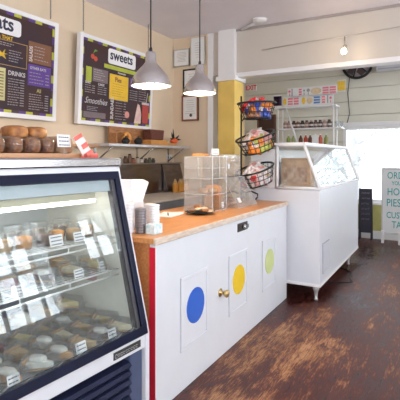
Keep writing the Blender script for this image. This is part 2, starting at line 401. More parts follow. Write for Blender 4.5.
MB().box(-.002, 0, -.03, .045, 0, .085).build('paper', pm('pink_paper', (.75, .48, .50), .7), nt_)

# ---- contents: boxed slices
def pie_mesh(L=.11, Wd=.07, h=.035, top=0):
    m = MB(); poly = [(-L/2, 0), (L/2, -Wd/2), (L/2+.008, 0), (L/2, Wd/2)]
    m.prism(poly, 0, h, 'z'); return m
crustm = pm('baked_crust', (.42, .22, .08), .7, col2=(.58, .34, .14), scale=60, bump=.3)
fill_cols = {'lemon': (.78, .62, .26), 'cream': (.86, .82, .72), 'pumpkin': (.62, .27, .06), 'apple': (.60, .38, .15), 'chocolate': (.10, .045, .03), 'berry': (.28, .05, .07), 'cheesecake': (.80, .68, .42)}
protos = {}
def clam(kind, label, loc, rz, group=None, sc=1):
    key = kind
    if key in protos: return copy_thing(protos[key], loc, rz, label, group)
    t = thing('boxed_%s_slice' % kind, label, 'boxed dessert', loc, rz, group)
    fm = pm(kind+'_filling', fill_cols[kind], .5, var=.15, scale=50, bump=.2)
    c = MB().prism([(-.055, 0), (.05, -.038), (.06, 0), (.05, .038)], .004, .012, 'z')
    c.box(.048, .062, -.04, .04, .004, .045); c.build('crust', crustm, t, .003)
    MB().prism([(-.053, 0), (.048, -.036), (.048, .036)], .0122, .038, 'z').build('filling', fm, t, .004)
    if kind in ('cream', 'pumpkin', 'chocolate'):
        MB().blob(.034, .022, .013, T(.014, 0, .044), p=.8, jit=.16, seed=3).build('meringue_topping', pm('whipped_topping', (.86, .83, .76), .6, bump=.2), t)
    b = MB()
    lo = [(-.075, -.03), (.07, -.052), (.07, .052), (-.075, .03)]; hi = [(-.062, -.022), (.06, -.044), (.06, .044), (-.062, .022)]
    vs = [(x, y, 0) for x, y in lo]+[(x, y, .062) for x, y in hi]
    b.add(vs, [(0, 1, 2, 3), (4, 5, 6, 7), (0, 1, 5, 4), (1, 2, 6, 5), (2, 3, 7, 6), (3, 0, 4, 7)])
    b.box(-.085, -.075, -.03, .03, .026, .028); b.box(.07, .084, -.052, .052, .026, .028)
    b.build('clear_clamshell', plast, t, .005)
    protos[key] = t; return t
rows = [
 (.085, [(-.11, 'cheesecake'), (-.235, 'chocolate'), (-.335, 'apple'), (-.46, 'pumpkin'), (-.565, 'cream'), (-.69, 'pumpkin'), (-.80, 'lemon'), (-.92, 'berry')]),
 (.215, [(-.10, 'lemon'), (-.22, 'apple'), (-.33, 'cheesecake'), (-.44, 'cream'), (-.55, 'apple'), (-.67, 'cream'), (-.80, 'apple')]),
 (.345, [(-.12, 'apple'), (-.235, 'cream'), (-.35, 'apple'), (-.46, 'lemon'), (-.58, 'berry'), (-.70, 'cream')]),
 (.475, [(-.13, 'apple'), (-.25, 'apple'), (-.38, 'cheesecake'), (-.50, 'cream'), (-.62, 'apple')])]
ordn = ['first', 'second', 'third', 'fourth', 'fifth', 'sixth', 'seventh', 'eighth']; rown = ['front', 'second', 'third', 'back']
kname = {'lemon': 'yellow pie slice', 'cream': 'white cream pie slice', 'pumpkin': 'orange pie slice', 'apple': 'golden brown pie slice', 'chocolate': 'dark chocolate slice', 'berry': 'dark red slice', 'cheesecake': 'pale cheesecake slice'}
rnd = random.Random(11)
for ri, (Y, its) in enumerate(rows):
    for i, (X, k) in enumerate(its):
        clam(k, 'boxed %s, %s from right in the %s row, display case floor' % (kname[k], ordn[i], rown[ri]),
             cpt(X+rnd.uniform(-.006, .006), Y, .516), -CA+PI*.62+rnd.uniform(-.22, .22), 'boxed slices on the case floor')
# second layer stacked on the back rows
for i, (X, Y, k) in enumerate([(-.155, .41, 'lemon'), (-.30, .42, 'apple'), (-.42, .40, 'cream'), (-.55, .41, 'apple')]):
    clam(k, 'boxed %s stacked on the others at the back, %s from right' % (kname[k], ordn[i]), cpt(X, Y, .58), -CA+PI*.58+rnd.uniform(-.2, .2), 'boxed slices on the case floor')
for i, (X, Y, k) in enumerate([(-.13, .26, 'lemon'), (-.26, .25, 'cheesecake'), (-.42, .26, 'chocolate'), (-.56, .27, 'berry'), (-.70, .26, 'apple'), (-.20, .40, 'apple'), (-.36, .41, 'apple'), (-.52, .42, 'cream'), (-.66, .42, 'chocolate')]):
    clam(k, 'boxed %s, %s from right, %s row of middle wire shelf' % (kname[k], ordn[i if i < 5 else i-5], 'front' if i < 5 else 'rear'), cpt(X, Y, .80), -CA+PI*.55+rnd.uniform(-.3, .3), 'boxed slices on the middle shelf')
# tall cookie tubs on the top shelf
def tub(label, loc, cm, h=.085, r=.04):
    t = thing('cookie_tub', label, 'tub', loc, 0, 'clear tubs on the top wire shelf')
    MB().lathe([(r*.8, .003), (r*.9, h*.6), (r*.5, h*.66)], 16).build('cookies', cm, t)
    MB().lathe([(r*.85, 0), (r, h*.92), (r*1.04, h*.93), (r*1.04, h), (r*.3, h)], 20, cap=True).build('clear_tub', plast, t)
br = pm('dark_cookies', (.20, .11, .07), .8, var=.3, scale=60, bump=.5); orr = pm('orange_snack', (.80, .33, .05), .6, var=.2, scale=80, bump=.4); tn = pm('tan_cookies', (.55, .34, .16), .8, var=.3, scale=60, bump=.5)
for i, (X, Y, m, c) in enumerate([(-.14, .3, tn, 'tan'), (-.24, .28, tn, 'tan'), (-.32, .30, orr, 'orange'), (-.41, .27, br, 'dark'), (-.50, .29, orr, 'orange'), (-.60, .28, tn, 'tan'), (-.70, .3, br, 'dark'), (-.20, .42, br, 'dark'), (-.33, .43, tn, 'tan'), (-.46, .43, br, 'dark'), (-.60, .43, br, 'dark')]):
    tub('tub of %s cookies, %s from right, %s row of top case shelf' % (c, ordn[i if i < 7 else i-7], 'front' if i < 7 else 'rear'), cpt(X, Y, .96), m)
# price cards
def card(label, loc, rz, w=.062, h=.045, tilt=-.25, stand=0, n=3, grp='price cards in the display case'):
    t = thing('price_card', label, 'price card', loc, rz, grp)
    M_ = T(0, 0, stand, 0, tilt)
    MB().box(-w/2, w/2, 0, .0015, 0, h, 0, M_).build('card_face', paper, t)
    l = MB(); r_ = random.Random(hash(label) % 99 if False else len(label))
    for k in range(n):
        z = h*(.78-.62*k/max(1, n-1)); x = -w*.4
        while x < w*.36:
            q = r_.uniform(.006, .014); l.box(x, min(x+q, w*.4), -.0012, -.0002, z-.0022, z+.0022, 0, M_); x += q+.003
    l.build('handwriting', ink, t)
    if stand: MB().tube([(0, .002, 0), (0, .002, stand+.01)], .003, 6).lathe([(.014, 0), (.014, .006)], 12).build('clip_stand', acry, t)
    return t
card('white price card tucked behind the rightmost front slice on the case floor', cpt(-.215, .035, .525), -CA, .05, .05)
card('white price card in front of the middle slices on the case floor', cpt(-.40, .030, .525), -CA, .055, .055)
card('white price card leaning by the white slice at far left of the case floor', cpt(-.71, .035, .52), -CA, .05, .05)
card('white price card on the middle shelf edge, beside the yellow slice', cpt(-.285, .18, .80), -CA, .055, .042)
card('white price card on the middle shelf at its left end', cpt(-.60, .18, .80), -CA, .05, .042)
card('white price card high on the top shelf, right one of the pair', cpt(-.265, .20, .965), -CA, .065, .045)
card('white price card on the top shelf, left one of the pair', cpt(-.395, .20, .965), -CA, .07, .05)
card('small white price card on the middle shelf near the right end', cpt(-.13, .19, .80), -CA, .025, .045)

# ---- on top of the case
bt = thing('bread_board', 'brown wooden board holding loaves on top of the display case', 'board', cpt(-.15, .45, 1.355), -CA)
MB().box(-.75, 0, -.16, .16, 0, .022).build('plank', brownwood, bt, .004)
dark = pm('dark_crust', (.10, .03, .015), .55, col2=(.36, .15, .06), scale=22, bump=.6, bscale=90)
gold = pm('golden_crust', (.22, .07, .02), .4, col2=(.55, .24, .07), scale=16, bump=.5, bscale=60)
tan = pm('tan_loaf', (.40, .24, .14), .75, col2=(.52, .34, .21), scale=20, bump=.4)
def loaf(name, label, X, Y, z, m, rx, ry, rz_, seed, seal=False):
    t = thing(name, label, 'bread', cpt(X, Y, z), -CA, 'loaves on the wooden board')
    MB().blob(rx, ry, rz_, T(0, 0, rz_*.8), p=.62, jit=.03, seed=seed, n=24, flat=-rz_*.8).build('loaf', m, t)
    if seal:
        MB().blob(rx*1.06, ry*1.06, rz_*1.08, T(0, 0, rz_*.9), p=.6, jit=.05, seed=seed+9, n=16, flat=-rz_*.86).build('plastic_bag', clear('loaf_bag', haze=.035, ior=1.4) if 'loaf_bag' not in MATS else MATS['loaf_bag'], t)
    return t
Z = 1.378
loaf('raisin_loaf', 'dark raisin loaf in plastic, nearest the price card on the board', -.32, .44, Z, dark, .038, .10, .042, 1, True)
loaf('raisin_loaf', 'dark raisin loaf in plastic, in the middle of the board', -.405, .43, Z, dark, .038, .10, .042, 2, True)
loaf('raisin_loaf', 'dark raisin loaf in plastic, toward the left edge of the photo', -.49, .44, Z, dark, .038, .10, .042, 3, True)
loaf('raisin_loaf', 'dark raisin loaf at the left frame edge of the board', -.58, .44, Z, dark, .04, .10, .042, 5, True)
loaf('golden_bun', 'golden brown bun on top of the loaves, the right one', -.345, .44, Z+.07, gold, .050, .06, .032, 6)
loaf('golden_bun', 'golden brown bun on top of the loaves, the left one', -.455, .43, Z+.07, gold, .050, .06, .032, 7)
loaf('tan_loaf', 'tan sliced loaf at the right end of the wooden board', -.215, .44, Z, tan, .05, .10, .048, 8)
card('white handwritten bread sign clipped before the tan loaf on the board', cpt(-.275, .30, Z), -CA, .078, .06, -.1, .03, 3, 'signs on top of the case')
fl = thing('red_flyer', 'red and white flyer fanned in a holder on the display case top', 'flyer', cpt(-.17, .25, 1.356), -CA)
rp = pm('red_pink_print', (.80, .16, .12), .5, var=.2, scale=40); pp = pm('pink_white_print', (.85, .62, .58), .5, col2=(.92, .86, .85), scale=25)
MB().box(-.028, .028, -.002, .002, 0, .115, 0, T(0, 0, .01, 0, -.2, -.5)).build('leaflet', pp, fl)
MB().box(-.026, .03, -.008, -.004, .0, .02, 0, T(0, 0, .01, 0, -.2, -.5)).box(-.026, .026, -.005, -.003, .095, .115, 0, T(0, 0, .01, 0, -.2, -.5)).box(-.01, .028, -.005, -.003, .04, .065, 0, T(0, 0, .01, 0, -.2, -.5)).build('red_print', rp, fl)
MB().box(-.03, .045, -.02, .02, 0, .012).box(-.03, .045, -.02, -.014, 0, .022).build('holder', rp, fl)

# ================================================================ SERVICE COUNTER
CU0, CU1, CV, CVB, CZ = 1.885, 4.065, 1.33, 1.99, .93
sc_ = thing('service_counter', 'white counter made of a panelled door with three coloured dots and wood top', 'counter', (CU0, CV, 0), 0)
Lc = CU1-CU0
MB().box(0, Lc, 0, .04, 0, .90).build('door_panel', doorw, sc_, .004)
MB().box(-.002, .0, .002, .040, 0, .88).build('red_edge', red, sc_)
for k, c in enumerate((2.295, 2.935, 3.58)):
    x = c-CU0; zc = .445; a, b = .165, .215
    p = MB(); t = .022
    for (x0, x1, z0, z1) in ((x-a, x+a, zc+b-t, zc+b), (x-a, x+a, zc-b, zc-b+t), (x-a, x-a+t, zc-b+t, zc+b-t), (x+a-t, x+a, zc-b+t, zc+b-t)):
        p.box(x0, x1, -.008, 0, z0, z1)
    p.build('panel_moulding', doorw, sc_, .003)
    dcol, dn = ((blue, 'blue'), (yel, 'yellow'), (green, 'pale green'))[k]
    d_ = MB().lathe([(.107, 0), (.107, .003)], 48, mat=Matrix.Translation((x+.012, 0, zc+.01)) @ Matrix.Rotation(PI/2, 4, 'X'), smooth=False).build('painted_dot', dcol, sc_)
    d_['label'] = '%s painted dot' % dn
kn = MB().lathe([(.028, 0), (.028, .006), (.01, .008), (.01, .03), (.022, .036), (.027, .05), (.02, .062), (.004, .065)], 20, mat=Matrix.Translation((2.64-CU0, 0, .44)) @ Matrix.Rotation(PI/2, 4, 'X')).build('door_knob', brass, sc_)
lk = MB().box(2.92-CU0, 3.10-CU0, -.006, 0, .805, .868).build('lock_plate', pm('dark_lock', (.07, .055, .05), .35, .8), sc_, .003)
MB().lathe([(.016, 0), (.016, .022), (.011, .024)], 16, mat=Matrix.Translation((3.01-CU0, -.006, .838)) @ Matrix.Rotation(PI/2, 4, 'X')).box(3.045-CU0, 3.085-CU0, -.022, -.006, .822, .85).build('lock_cylinder', steel, lk)
MB().box(.03, Lc, .04, .62, 0, .08).box(0.03, .06, .04, .62, 0, .89).box(Lc-.03, Lc, .04, .62, 0, .89).build('end_panel', wood, sc_)
MB().box(.03, Lc-.0, .60, .62, .08, .89).build('back_panel', offw, sc_)
MB().box(-.02, Lc+.01, .0, .66, .90, .93).build('worktop', wood, sc_, .004)
MB().box(-.022, Lc+.012, -.016, .0, .895, .932).build('worktop_edge', wood2, sc_, .005)

def on(name, label, cat, u, v, rz=0, group=None, z=CZ): return thing(name, label, cat, (u, v, z), rz, group)
# acrylic tower
tw = on('acrylic_tower', 'clear acrylic three-shelf display tower standing behind the pie plate', 'display stand', 3.02, 1.59)
t = .006; w1, d1, h1 = .25, .26, .43
sh = MB().box(0, w1, 0, d1, 0, t)
for z in (.13, .255, .34): sh.box(t, w1-t, t, d1-t, z, z+t)
sh.build('shelves', acry, tw)
MB().box(0, t, 0, d1, t, h1).box(w1-t, w1, 0, d1, t, h1).box(t, w1-t, d1-t, d1, t, h1).box(0, w1, 0, d1, h1, h1+t).build('walls', acry, tw)
ed = MB(); ec = clear('clear_acrylic_edge', haze=.5, ior=1.5, boost=1.5, hazecol=(.98, .97, .96))
for x in (0, w1): ed.box(x-.003, x+.003, -.004, 0, 0, h1)
for z in (.0, .13, .255, .34, h1): ed.box(0, w1, -.004, 0, z, z+.005); ed.box(-.004, 0, 0, d1, z, z+.005)
ed.box(w1*.5-.002, w1*.5+.002, -.004, 0, .255, h1); ed.box(-.003, 0, d1*.48, d1*.5, .255, h1)
ed.build('polished_edges', ec, tw)
def roll(name, label, u, v, z, m, s=.03, grp=None, cat='pastry'):
    t = thing(name, label, cat, (u, v, z), 0, grp); MB().blob(s*1.3, s, s*.7, T(0, 0, s*.5), p=.8, jit=.05, seed=int(u*100), flat=-s*.5, n=14).build('crust', m, t); return t
roll('sweet_roll', 'tan roll on the middle shelf of the acrylic tower, left', 3.10, 1.72, CZ+.137, tan, .035, 'rolls in the acrylic tower')
roll('sweet_roll', 'tan roll on the middle shelf of the acrylic tower, right', 3.19, 1.68, CZ+.137, tan, .035, 'rolls in the acrylic tower')
# pie plate
pl = on('pie_plate', 'black plate heaped with golden cookies in front of the acrylic tower', 'plate', 2.86, 1.612)
MB().lathe([(.05, 0), (.10, .014), (.115, .022), (.112, .024), (.095, .016), (.05, .006)], 28).build('plate', blackm, pl)
rnd = random.Random(3)
for k in range(11):
    a = k*2.4; r = .018*math.sqrt(k)*1.4
    cz = .012+.022*(k < 5)+.012*(k % 2)
    nt2 = thing('cookie', 'golden cookie piece in the heap on the black plate', 'cookie', (2.86+r*math.cos(a), 1.612+r*math.sin(a), CZ+cz), rnd.uniform(0, 3), 'cookies on the black plate')
    MB().blob(.028, .022, .010, T(0, 0, .009, 0, rnd.uniform(-.3, .3)), p=.85, jit=.08, seed=k, n=12).build('baked_crumb', gold if k % 2 else pm('pale_cookie', (.66, .46, .30), .8, var=.2, scale=60, bump=.4), nt2)
card('small white tag on a clear stand, beside the black cookie plate', (3.09, 1.53, CZ), .0, .035, .045, -.1, .03, 3, 'tags on the counter')
# slanted bin
bn = on('pastry_bin', 'clear acrylic pastry bin with a slanted front panel near the basket stand', 'pastry bin', 3.33, 1.50)
bl = .40
m = MB().prism([(0, 0), (.14, .25), (.145, .25), (.006, 0)], 0, bl, 'x'); m.build('slanted_front', acry, bn)
side = [(0, 0), (.14, .25), (.36, .25), (.36, 0)]
MB().prism(side, 0, .005, 'x').prism(side, bl-.005, bl, 'x').box(.005, bl-.005, .355, .36, 0, .25).box(0, bl, .14, .36, .25, .255).build('walls', acry, bn)
MB().tube([(0, 0, 0), (0, .14, .25), (bl, .14, .25), (bl, 0, 0)], .003, 6, closed=True).build('polished_edges', ec, bn)
lbm = Matrix.Translation((.04, .022, .04)) @ Matrix.Rotation(-math.atan(.14/.25), 4, 'X')
MB().box(0, .055, -.006, -.004, 0, .045, 0, lbm).build('white_sticker', paper, bn)
rnd = random.Random(5)
for k in range(10):
    u = 3.39+.075*(k % 5); v = 1.66+.10*(k//5); 
    roll('pastry', 'glazed brown pastry in the slanted bin, %s from the left in the %s row' % (ordn[k % 5], 'front' if k < 5 else 'rear'), u, v, CZ+.012, (gold, dark, tan)[k % 3], .035, 'pastries in the slanted bin')
# upper bin stacked
ub = on('upper_bin', 'clear acrylic bin stacked on the slanted pastry bin', 'pastry bin', 3.33, 1.65, 0, None, CZ+.256)
bh = .19; bl2 = .36
MB().box(0, bl2, 0, .2, 0, .004).box(0, bl2, 0, .004, .004, bh).box(0, bl2, .196, .2, .004, bh).box(0, .004, .004, .196, .004, bh).box(bl2-.004, bl2, .004, .196, .004, bh).build('walls', acry, ub)
MB().box(0, bl2, 0, .2, bh, bh+.006).build('lid', acry, ub)
MB().box(.10, .13, -.002, 0, .07, .115).build('white_sticker', paper, ub)
ct = on('wooden_tray', 'small orange wooden tray lying on top of the acrylic tower', 'tray', 3.13, 1.73, 0, None, CZ+.437)
MB().box(0, .10, 0, .11, 0, .022).build('tray', wood, ct, .003)
ob = on('bread_box', 'orange-brown loaf between the tower and the slanted bin', 'bread', 3.29, 1.72)
MB().blob(.035, .07, .055, T(0, 0, .14), p=.55, n=20, jit=.02).box(-.035, .035, -.07, .07, 0, .10, 1).build('loaf_on_block', [pm('orange_loaf', (.70, .30, .10), .5, var=.15, scale=20), brownwood], ob)
card('white sign with handwriting standing on top of the acrylic tower', (3.21, 1.66, CZ+h1+.007), -.3, .085, .05, -.05, .012, 2, 'signs on the counter displays')

# left end clutter
mh = on('menu_holder', 'white paper sheets fanned in a holder beside the display case', 'paper holder', 2.14, 1.67, -.45)
MB().box(-.06, .04, -.05, .03, 0, .16).build('holder_box', pm('offwhite_box', (.78, .75, .73), .5), mh, .006)
MB().add([(-.07, 0, .21), (.04, -.01, .12), (.10, .0, .27), (.09, .05, .285), (-.06, .06, .29)], [(0, 1, 2, 3, 4)]).add([(-.07, .003, .212), (.04, -.007, .122), (.10, .003, .272), (.09, .053, .287), (-.06, .063, .292)], [(4, 3, 2, 1, 0)]).build('curled_sheet', paper, mh)
MB().box(-.10, -.02, .0, .004, .14, .30, 0, T(0, 0, 0, .3, .1, -.1)).build('card_sheet', paper, mh)
cn_ = on('ribbed_canister', 'ribbed grey steel canister at the left end of the counter', 'canister', 1.985, 1.505)
pr = []
for k in range(9): pr += [(.030, .015*k), (.033, .015*k+.004), (.033, .015*k+.010)]
MB().lathe(pr+[(.030, .14), (.008, .143)], 24).build('body', pm('grey_can', (.22, .20, .21), .35, .5), cn_)
for i, (u, v, h, m_, lb) in enumerate([(1.945, 1.56, .17, offw, 'white paper cup stack beside the case, left of the ribbed canister'), (2.10, 1.49, .15, offw, 'white ribbed cup stack just right of the ribbed canister')]):
    c = on('cup_stack', lb, 'cups', u, v, 0, 'cup stacks')
    pr = []
    for k in range(10): pr += [(.026, h*k/10), (.031, h*k/10+h*.05), (.031, h*k/10+h*.085)]
    MB().lathe(pr+[(.029, h), (.026, h-.003)], 24).build('stacked_cups', m_, c)
bb = on('tissue_box', 'small pale blue and white box in front of the cup stacks', 'box', 2.0, 1.425)
MB().box(-.035, .045, -.03, .03, 0, .055).build('box', pm('pale_blue_print', (.42, .66, .72), .5, col2=(.80, .85, .86), scale=50), bb, .003)
gb = on('white_box', 'white carton behind the ribbed canister on the counter', 'box', 2.20, 1.60)
MB().box(-.03, .03, -.03, .03, 0, .14).build('carton', pm('carton_white', (.78, .76, .76), .5), gb, .003)
ppn = on('order_papers', 'loose white order papers lying on the wooden counter', 'papers', 2.70, 1.80, .1)
MB().box(-.12, .12, -.09, .08, 0, .003).box(-.05, .14, -.10, .06, .003, .006, 0, T(rz=.25)).build('sheets', paper, ppn)
pn = on('black_pen', 'black pen lying across the white order papers', 'pen', 2.68, 1.78, .6, None, CZ+.007)
MB().tube([(-.07, 0, .004), (.06, 0, .004), (.07, 0, .004)], [.004, .004, .001], 8).build('barrel', black, pn)

# ================================================================ BASKET STAND
bs = on('basket_stand', 'black three-tier wire basket stand at the right end of the counter', 'basket stand', 3.88, 1.62)
PX = .105
MB().tube([(0, PX, .0), (0, PX, 1.02)], .009, 8).build('pole', black, bs)
ft = MB()
for a0 in (-1.0, .3, 2.2, 3.9):
    pts = []
    for k in range(15):
        q = k/14; rr = .03+.13*min(1, q*1.4); z = .075+.02*math.sin(q*5) if q < .7 else .075-.066*(q-.7)/.3
        if q > .85: rr -= .02*(q-.85)/.15*1.3
        pts.append((rr*math.cos(a0), PX+rr*math.sin(a0), max(z, .007)))
    ft.tube(pts, .007, 8)
ft.build('scroll_foot', black, bs)
baskets = [(.035, -.045, .80, .182, .03), (.05, -.06, .495, .19, .33), (.06, -.05, .18, .186, .33)]
bmats = []
for (bx_, by, bz, R, tl) in baskets:
    # tilt so that the basket opens towards the customer: rotate about the view-lateral axis
    M_ = T(bx_, by, bz) @ Matrix.Rotation(TH, 4, 'Z') @ Matrix.Rotation(tl*.55, 4, 'Y').inverted() @ Matrix.Rotation(-tl*.9, 4, 'X').inverted().inverted()
    bmats.append(M_)
    m = MB()
    def ring(rad, z, r_=.004): m.tube([(rad*math.cos(2*PI*k/28), rad*math.sin(2*PI*k/28), z) for k in range(28)], r_, 6, closed=True, mat=M_)
    ring(R, .145, .0095); ring(R*.93, .10, .0035); ring(R*.85, .055, .0035); ring(R*.72, 0, .007); ring(R*.35, 0, .003)
    for k in range(20):
        a = 2*PI*k/20; c, s_ = math.cos(a), math.sin(a)
        m.tube([(R*c, R*s_, .145), (R*.72*c, R*.72*s_, 0), (0, 0, 0)], .0030, 5, mat=M_)
    m.tube([M_ @ Vector((-R*.4, R*.72, .0)), Vector((0, PX, bz-.03))], .006, 6)
    m.build('wire_basket', black, bs)
def pillow_mesh(w_, h_, t_, seed):
    r_ = random.Random(seed); n = 8; vs = []; fs = []
    for sgn in (1, -1):
        for i in range(n+1):
            for j in range(n+1):
                a, b = i/n*2-1, j/n*2-1; e = max(0, (1-a**4))*max(0, (1-b**4))
                vs.append((a*w_/2*(1-.08*b*b), sgn*(t_/2*math.sqrt(e)+r_.uniform(0, .003)*e), b*h_/2))
    N1 = (n+1)**2
    for s_ in (0, N1):
        for i in range(n):
            for j in range(n): q = s_+i*(n+1)+j; fs.append((q, q+1, q+n+2, q+n+1))
    return vs, fs
bagcols = {'red': (.75, .02, .02), 'blue': (.03, .07, .38), 'orange': (.85, .24, .03), 'green': (.10, .32, .05), 'white': (.72, .64, .64), 'lime': (.48, .50, .08), 'pink': (.70, .35, .33), 'brown': (.22, .09, .04), 'purple': (.18, .06, .25)}
def bag(col, spot, M4, seed, w_=.10, h_=.14):
    pos = M4.to_translation()
    vs, fs = pillow_mesh(w_, h_, .04, seed)
    R_ = Matrix.Translation(Vector((3.88, 1.62, CZ))) @ M4
    t = thing('snack_bag', '%s snack bag %s' % (col, spot), 'snack bag', R_.to_translation(), 0, 'snack bags in the wire baskets')
    RR = R_.to_3x3().to_4x4()
    MB().add(vs, fs, 0, RR, True).build('foil_bag', pm('foil_'+col, bagcols[col], .28, .0, var=.25, scale=35, bump=.3, bscale=50), t)
    dcol = {'white': ('red', 'brown', 'lime', 'pink')[seed % 4], 'red': 'white', 'blue': 'white', 'orange': 'white', 'green': 'lime', 'lime': 'orange', 'pink': 'white', 'brown': 'orange', 'purple': 'white'}[col]
    MB().blob(w_*.27, .003, h_*.17, RR @ T(0, -.021, .01), p=.8, n=14).blob(w_*.27, .003, h_*.17, RR @ T(0, .021, .01), p=.8, n=14).build('printed_label', pm('foil_'+dcol, bagcols[dcol], .28, 0, var=.25, scale=35, bump=.3, bscale=50), t)
front = [['brown', 'blue', 'blue', 'red', 'blue', 'green'], ['orange', 'lime', 'orange', 'green', 'lime', 'green'], ['white', 'pink', 'white', 'red', 'green', 'purple']]
heap = [['orange', 'red', 'red', 'red', 'red'], ['pink', 'white', 'brown', 'white', 'white'], ['white', 'white', 'pink', 'white', 'white']]
back = [['red', 'orange', 'blue'], ['white', 'pink', 'white'], ['white', 'brown', 'white']]
tier = ['top', 'middle', 'bottom']; rnd = random.Random(21)
for bi in range(3):
    R = baskets[bi][3]; B_ = bmats[bi]
    for k, c in enumerate(front[bi]):      # round the front, left to right
        a = -PI*.98+k*PI*.93/5-.35
        loc = T(R*.56*math.cos(a), R*.56*math.sin(a), .072, a+PI/2, rx=rnd.uniform(-.35, -.15), ry=rnd.uniform(-.35, .35))
        bag(c, 'standing at the front of the %s wire basket, %s from left' % (tier[bi], ordn[k]), B_ @ loc, bi*20+k, .135, .165)
    for k, c in enumerate(back[bi]):
        a = .5+k*.8
        bag(c, 'at the back of the %s wire basket, %s of three' % (tier[bi], ordn[k]), B_ @ T(R*.5*math.cos(a), R*.5*math.sin(a), .10, a+PI/2, rx=-.2, ry=rnd.uniform(-.3, .3)), bi*20+k+7, .11, .14)
    for k, c in enumerate(heap[bi]):
        a = k*2*PI/5-2.3; q = 0 if k == 4 else R*.42
        bag(c, 'lying on the heap in the %s wire basket, %s of five' % (tier[bi], ordn[k]), B_ @ T(q*math.cos(a), q*math.sin(a), .135+.03*(k == 4), a+PI/2, rx=-1.0+rnd.uniform(-.2, .2), ry=rnd.uniform(-.4, .4)), bi*20+k+11, .14, .17)

# ================================================================ ICE CREAM FREEZER
FU0, FU1, FV0, FV1 = 4.10, 6.15, 1.02, 1.74
fz = thing('ice_cream_freezer', 'long white ice cream dipping cabinet with slanted glass top, past the counter', 'freezer', (FU0, FV0, 0), 0)
LF = FU1-FU0; DF = FV1-FV0
MB().box(0, LF, 0, DF, .14, 1.05).build('cabinet', freez, fz, .012)
MB().box(-.004, LF+.004, -.004, DF, .135, .165).build('base_trim', offw, fz, .003)
for x, y in ((.05, .05), (LF-.42, .05), (.05, DF-.08), (LF-.42, DF-.08)):
    MB().lathe([(.030, .14), (.030, .10), (.020, .085), (.013, .02), (.018, .015), (.018, 0)], 14, mat=T(x, y, 0)).build('leg', pm('leg_metal', (.60, .57, .56), .35, .5), fz)
fr = MB()
def bar(p, q, r=.012): fr.tube([p, q], r, 4)
A = [(.0, .0, 1.06), (.0, .15, 1.475), (.0, .42, 1.475), (.0, .42, 1.06)]; B = [(LF, y, z) for _, y, z in A]
for P_ in (A, B):
    for i in range(4): bar(P_[i], P_[(i+1) % 4], .017)
for i in range(4): bar(A[i], B[i], .015)
fr.box(-.02, LF+.02, .13, .44, 1.475, 1.50)
fr.build('canopy_frame', offw, fz)
MB().add([(0.01, .006, 1.07), (LF-.01, .006, 1.07), (LF-.01, .15, 1.465), (.01, .15, 1.465)], [(0, 1, 2, 3)]).build('slanted_glass', freezg, fz)
MB().prism([(y, z) for _, y, z in A], .002, .005, 'x').build('end_glass', freezg, fz)
MB().box(0, LF, .44, DF-.02, 1.05, 1.44).build('rear_lid', offw, fz, .01)
MB().box(.02, LF-.02, .03, .42, 1.052, 1.058).build('well_deck', pm('well_steel', (.6, .6, .62), .3, .7), fz)
vg = MB()
for k in range(14): vg.box(.10, .36, -.012, -.004, .25+.02*k, .261+.02*k)
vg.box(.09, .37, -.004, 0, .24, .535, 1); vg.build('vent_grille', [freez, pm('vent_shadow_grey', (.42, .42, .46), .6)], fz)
icecols = [('strawberry', (.75, .35, .38)), ('vanilla', (.82, .74, .52)), ('chocolate', (.16, .07, .04)), ('mint', (.45, .65, .45)), ('caramel', (.52, .27, .10)), ('orange', (.80, .38, .10)), ('berry', (.30, .08, .18)), ('lemon', (.80, .72, .28))]
cbx = thing('cone_carton', 'brown cardboard carton of cones at the near end of the freezer', 'carton', (FU0+.11, FV0+.24, 1.059), .08)
MB().box(-.08, .12, -.13, .15, 0, .29).build('carton', pm('brown_cardboard', (.50, .30, .17), .7, var=.2, scale=14), cbx, .004)
MB().box(-.083, -.08, -.10, .12, .06, .2).build('printed_panel', pm('carton_print', (.62, .45, .32), .6, col2=(.30, .14, .08), scale=18), cbx)
for k in range(1, 8):
    nm, c = icecols[k]
    t = thing('ice_cream_tub', 'tub of %s coloured ice cream in the freezer, %s from near end' % (nm if nm not in ('mint',) else 'pale green', ordn[k]), 'ice cream tub', (FU0+.16+.245*k, FV0+.19+.03*(k % 2), 1.059), 0, 'ice cream tubs in the freezer')
    MB().lathe([(.085, 0), (.10, .12), (.103, .125), (.098, .125), (.095, .11)], 24).build('carton', pm('tub_brown' if k % 3 == 0 else 'tub_white', (.36, .22, .15) if k % 3 == 0 else (.80, .76, .74), .6), t)
    MB().blob(.09, .09, .04, T(0, 0, .11), jit=.04, seed=k, n=18).build('ice_cream', pm('ice_'+nm, c, .5, var=.08, scale=30, bump=.3), t)
# stickers hanging inside the glass
for k, (x, z, wd, hh) in enumerate([(.30, 1.12, .10, .08), (.98, 1.22, .16, .14), (1.35, 1.26, .20, .12), (1.62, 1.14, .16, .16), (.75, 1.15, .12, .10)]):
    y = (z-1.07)*.364+.012
    st = tag(MB().box(0, wd, 0, .001, 0, hh, 0, Matrix.Translation((FU0+x, FV0+y, z)) @ Matrix.Rotation(-.349, 4, 'X')).build('flavour_sticker', pm('blue_grey_print', (.30, .33, .44), .6, col2=(.62, .62, .68), scale=45)), 'blue-grey flavour sticker on the slanted freezer glass, %s from the near end' % ['first', 'third', 'fourth', 'fifth', 'second'][k], 'sticker', 'stickers on the freezer glass')
cord = MB(); pts = []
for k in range(40):
    q = k/39; pts.append((4.55+1.0*q+.05*math.sin(q*9), 1.30-.42*math.sin(q*PI)**1+.04*math.sin(q*14), .006))
cord.tube(pts, .006, 6); tag(cord.build('power_cord', black), 'black power cord looping on the floor beneath the freezer', 'cord')
